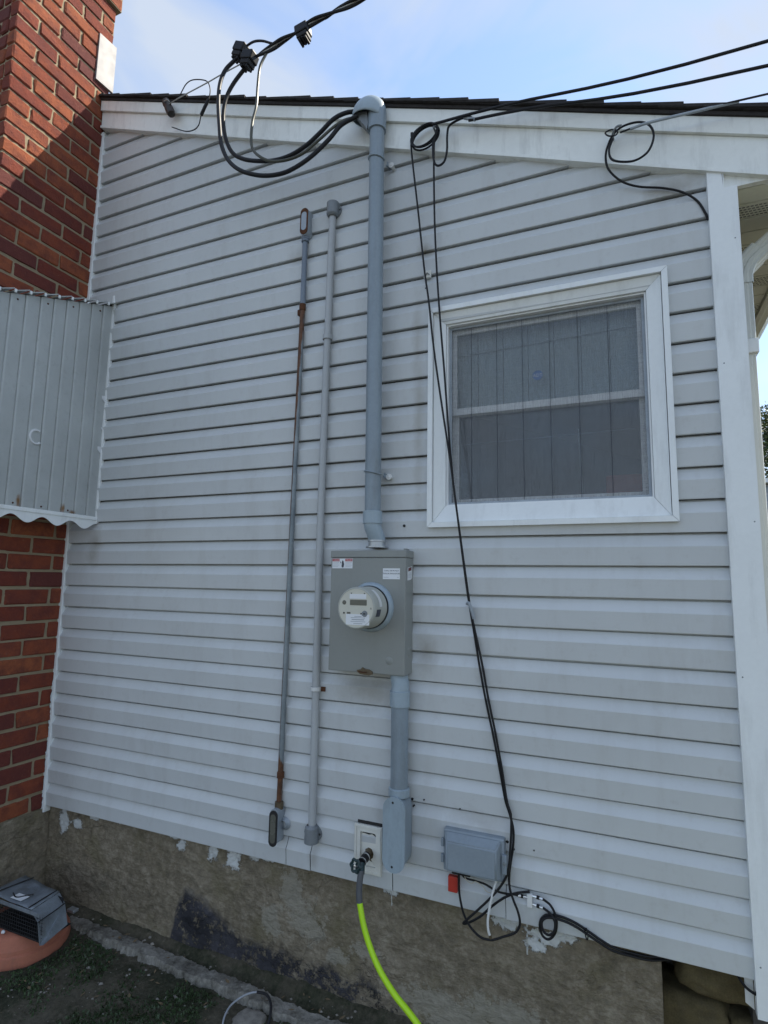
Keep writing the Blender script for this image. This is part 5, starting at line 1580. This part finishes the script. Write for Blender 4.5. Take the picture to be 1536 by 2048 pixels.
# wire mesh front
for i in range(27):
    x = -2.735 + i*.0145
    MB().tube([Vector((x, -.345, .178)), Vector((x, -.3455, .277))], .0011, 4).build('mesh_wire', MT['dark'], cap)
for j in range(7):
    z = .181 + j*.0145
    MB().tube([Vector((-2.735, -.3462, z)), Vector((-2.350, -.3462, z))], .0011, 4).build('mesh_wire', MT['dark'], cap)
quad([(-2.735, -.20, .1725), (-2.40, -.215, .1725), (-2.40, -.215, .285), (-2.735, -.20, .285)], 'rear_panel', MT['dark'])
MB().box((-2.735, -.34, .1695), (-2.37, -.19, .1735)).build('floor_frame', MT['dark'], cap)
MB().box((-2.47, -.135, .172), (-2.425, -.105, .185), .003).build('foot_lug', MT['galv'], cap)
eg = MB().lathe([(.0001, -.013), (.005, -.011), (.0075, -.004), (.0072, .004), (.0045, .011), (.0001, .013)], (-2.575, -.362, .1765), (1, -.35, .25), 14).build('white_pebble', MT['label'], None, (-2.575, -.362, .17))
tag(eg, 'small oval white pebble on the terracotta dish before the mesh', 'pebble')
lp = thing('wire_loop', (-1.40, -.17, .07), 'arched loop of black and white wire sticking out of the soil', 'wire loop')
LP = [(-1.452,-.265,.060),(-1.470,-.225,.075),(-1.473,-0.180,0.085),(-1.445,-0.135,0.098),(-1.405,-0.112,0.106),(-1.365,-.108,.106),(-1.330,-0.128,0.098),(-1.305,-0.165,0.085),(-1.295,-0.20,0.060)]
MB().tube(catmull(LP[:6], 6), .0036, 8).build('white_half', MT['print_grey'], lp)
MB().tube(catmull(LP[4:], 6), .0052, 8).build('black_half', MT['black_dull'], lp)
sl = boulder((-1.385, -.185, .052), (.06, .055, .014), 33.0, .12).build('flat_stone', MT['pebble'], None, (-1.385, -.185, .05), sharp=80)
tag(sl, 'flat brown stone lying inside the wire loop', 'stone')

# ================================================================== BACKGROUND behind the corner: tree, hedge, shed
def tree(name, loc, h, cr, cz, n, leafm, label, cat, seed, squash=1.0, tr=.11):
    r = random.Random(seed)
    t = thing(name, loc, label, cat)
    L = Vector(loc)
    trunk = catmull([L, L+Vector((.05, 0, h*.25)), L+Vector((-.04, .05, h*.5)), L+Vector((.03, 0, h*.8))], 5)
    mb = MB().tube(trunk, [tr*(1-.75*i/(len(trunk)-1)) for i in range(len(trunk))], 9)
    limbs = []
    for i in range(9):
        a = r.uniform(0, 6.28); z = h*r.uniform(.35, .75)
        s = L + Vector((0, 0, z))
        e = L + Vector((math.cos(a)*cr*.7, math.sin(a)*cr*.7, z+r.uniform(.2, .6)*cr))
        limbs.append(e)
        p = catmull([s, (s+e)/2+Vector((0, 0, .12)), e], 4)
        mb.tube(p, [tr*.4*(1-.8*k/(len(p)-1)) for k in range(len(p))], 6)
    mb.build('trunk', MT['bark'], t)
    C = L + Vector((0, 0, cz))
    clumps = []
    for i in range(46):
        d = Vector((r.gauss(0, 1), r.gauss(0, 1), r.gauss(0, 1))).normalized()*(r.random()**.4)
        clumps.append((C + Vector((d.x*cr, d.y*cr, d.z*cr*squash)), cr*r.uniform(.16, .32)))
    mb = MB()
    for i in range(n):
        c, q = r.choice(clumps)
        d = Vector((r.gauss(0, 1), r.gauss(0, 1), r.gauss(0, 1))).normalized()*(q*r.random()**.45)
        p = c + d
        s = r.uniform(.025, .055)
        u = Vector((r.gauss(0, 1), r.gauss(0, 1), r.gauss(0, .6))).normalized()
        w = u.cross(Vector((r.gauss(0, 1), r.gauss(0, 1), r.gauss(0, 1)))).normalized()
        mb.add([p-u*s, p+w*s*.45, p+u*s, p-w*s*.45], [(0, 1, 2, 3)])
    mb.build('crown', leafm, t)
tree('tree', (3.75, 12.2, .05), 5.9, 1.75, 4.9, 22000, MT['leaf'], 'leafy tree against the sky seen past the downspout', 'tree', 4, .85)
tree('evergreen_shrub', (3.35, 11.2, .05), 4.6, .95, 3.3, 14000, MT['leaf2'], 'dark conical evergreen in front of the leafy tree past the downspout', 'shrub', 8, 2.0, .07)
shed = thing('shed', (3.6, 9.2, .05), 'pale shed with dark lap siding strips and white eave beyond the corner', 'shed')
MB().box((2.05, 8.6, .05), (5.2, 10.2, 3.45)).build('wall', MT['shed'], shed)
for i in range(24):
    MB().box((2.045, 8.585, .10+i*.14), (5.205, 8.599, .10+i*.14+.10), .004).build('siding_board', MT['pvc_light'], shed)
MB().box((1.95, 8.45, 3.46), (5.3, 10.35, 3.53), .006).build('eave', MT['white'], shed)
MB().prism([(8.45, 3.531), (10.35, 3.531), (9.4, 3.60)], 'x', 1.96, 5.29).build('roof', MT['shingle'], shed)
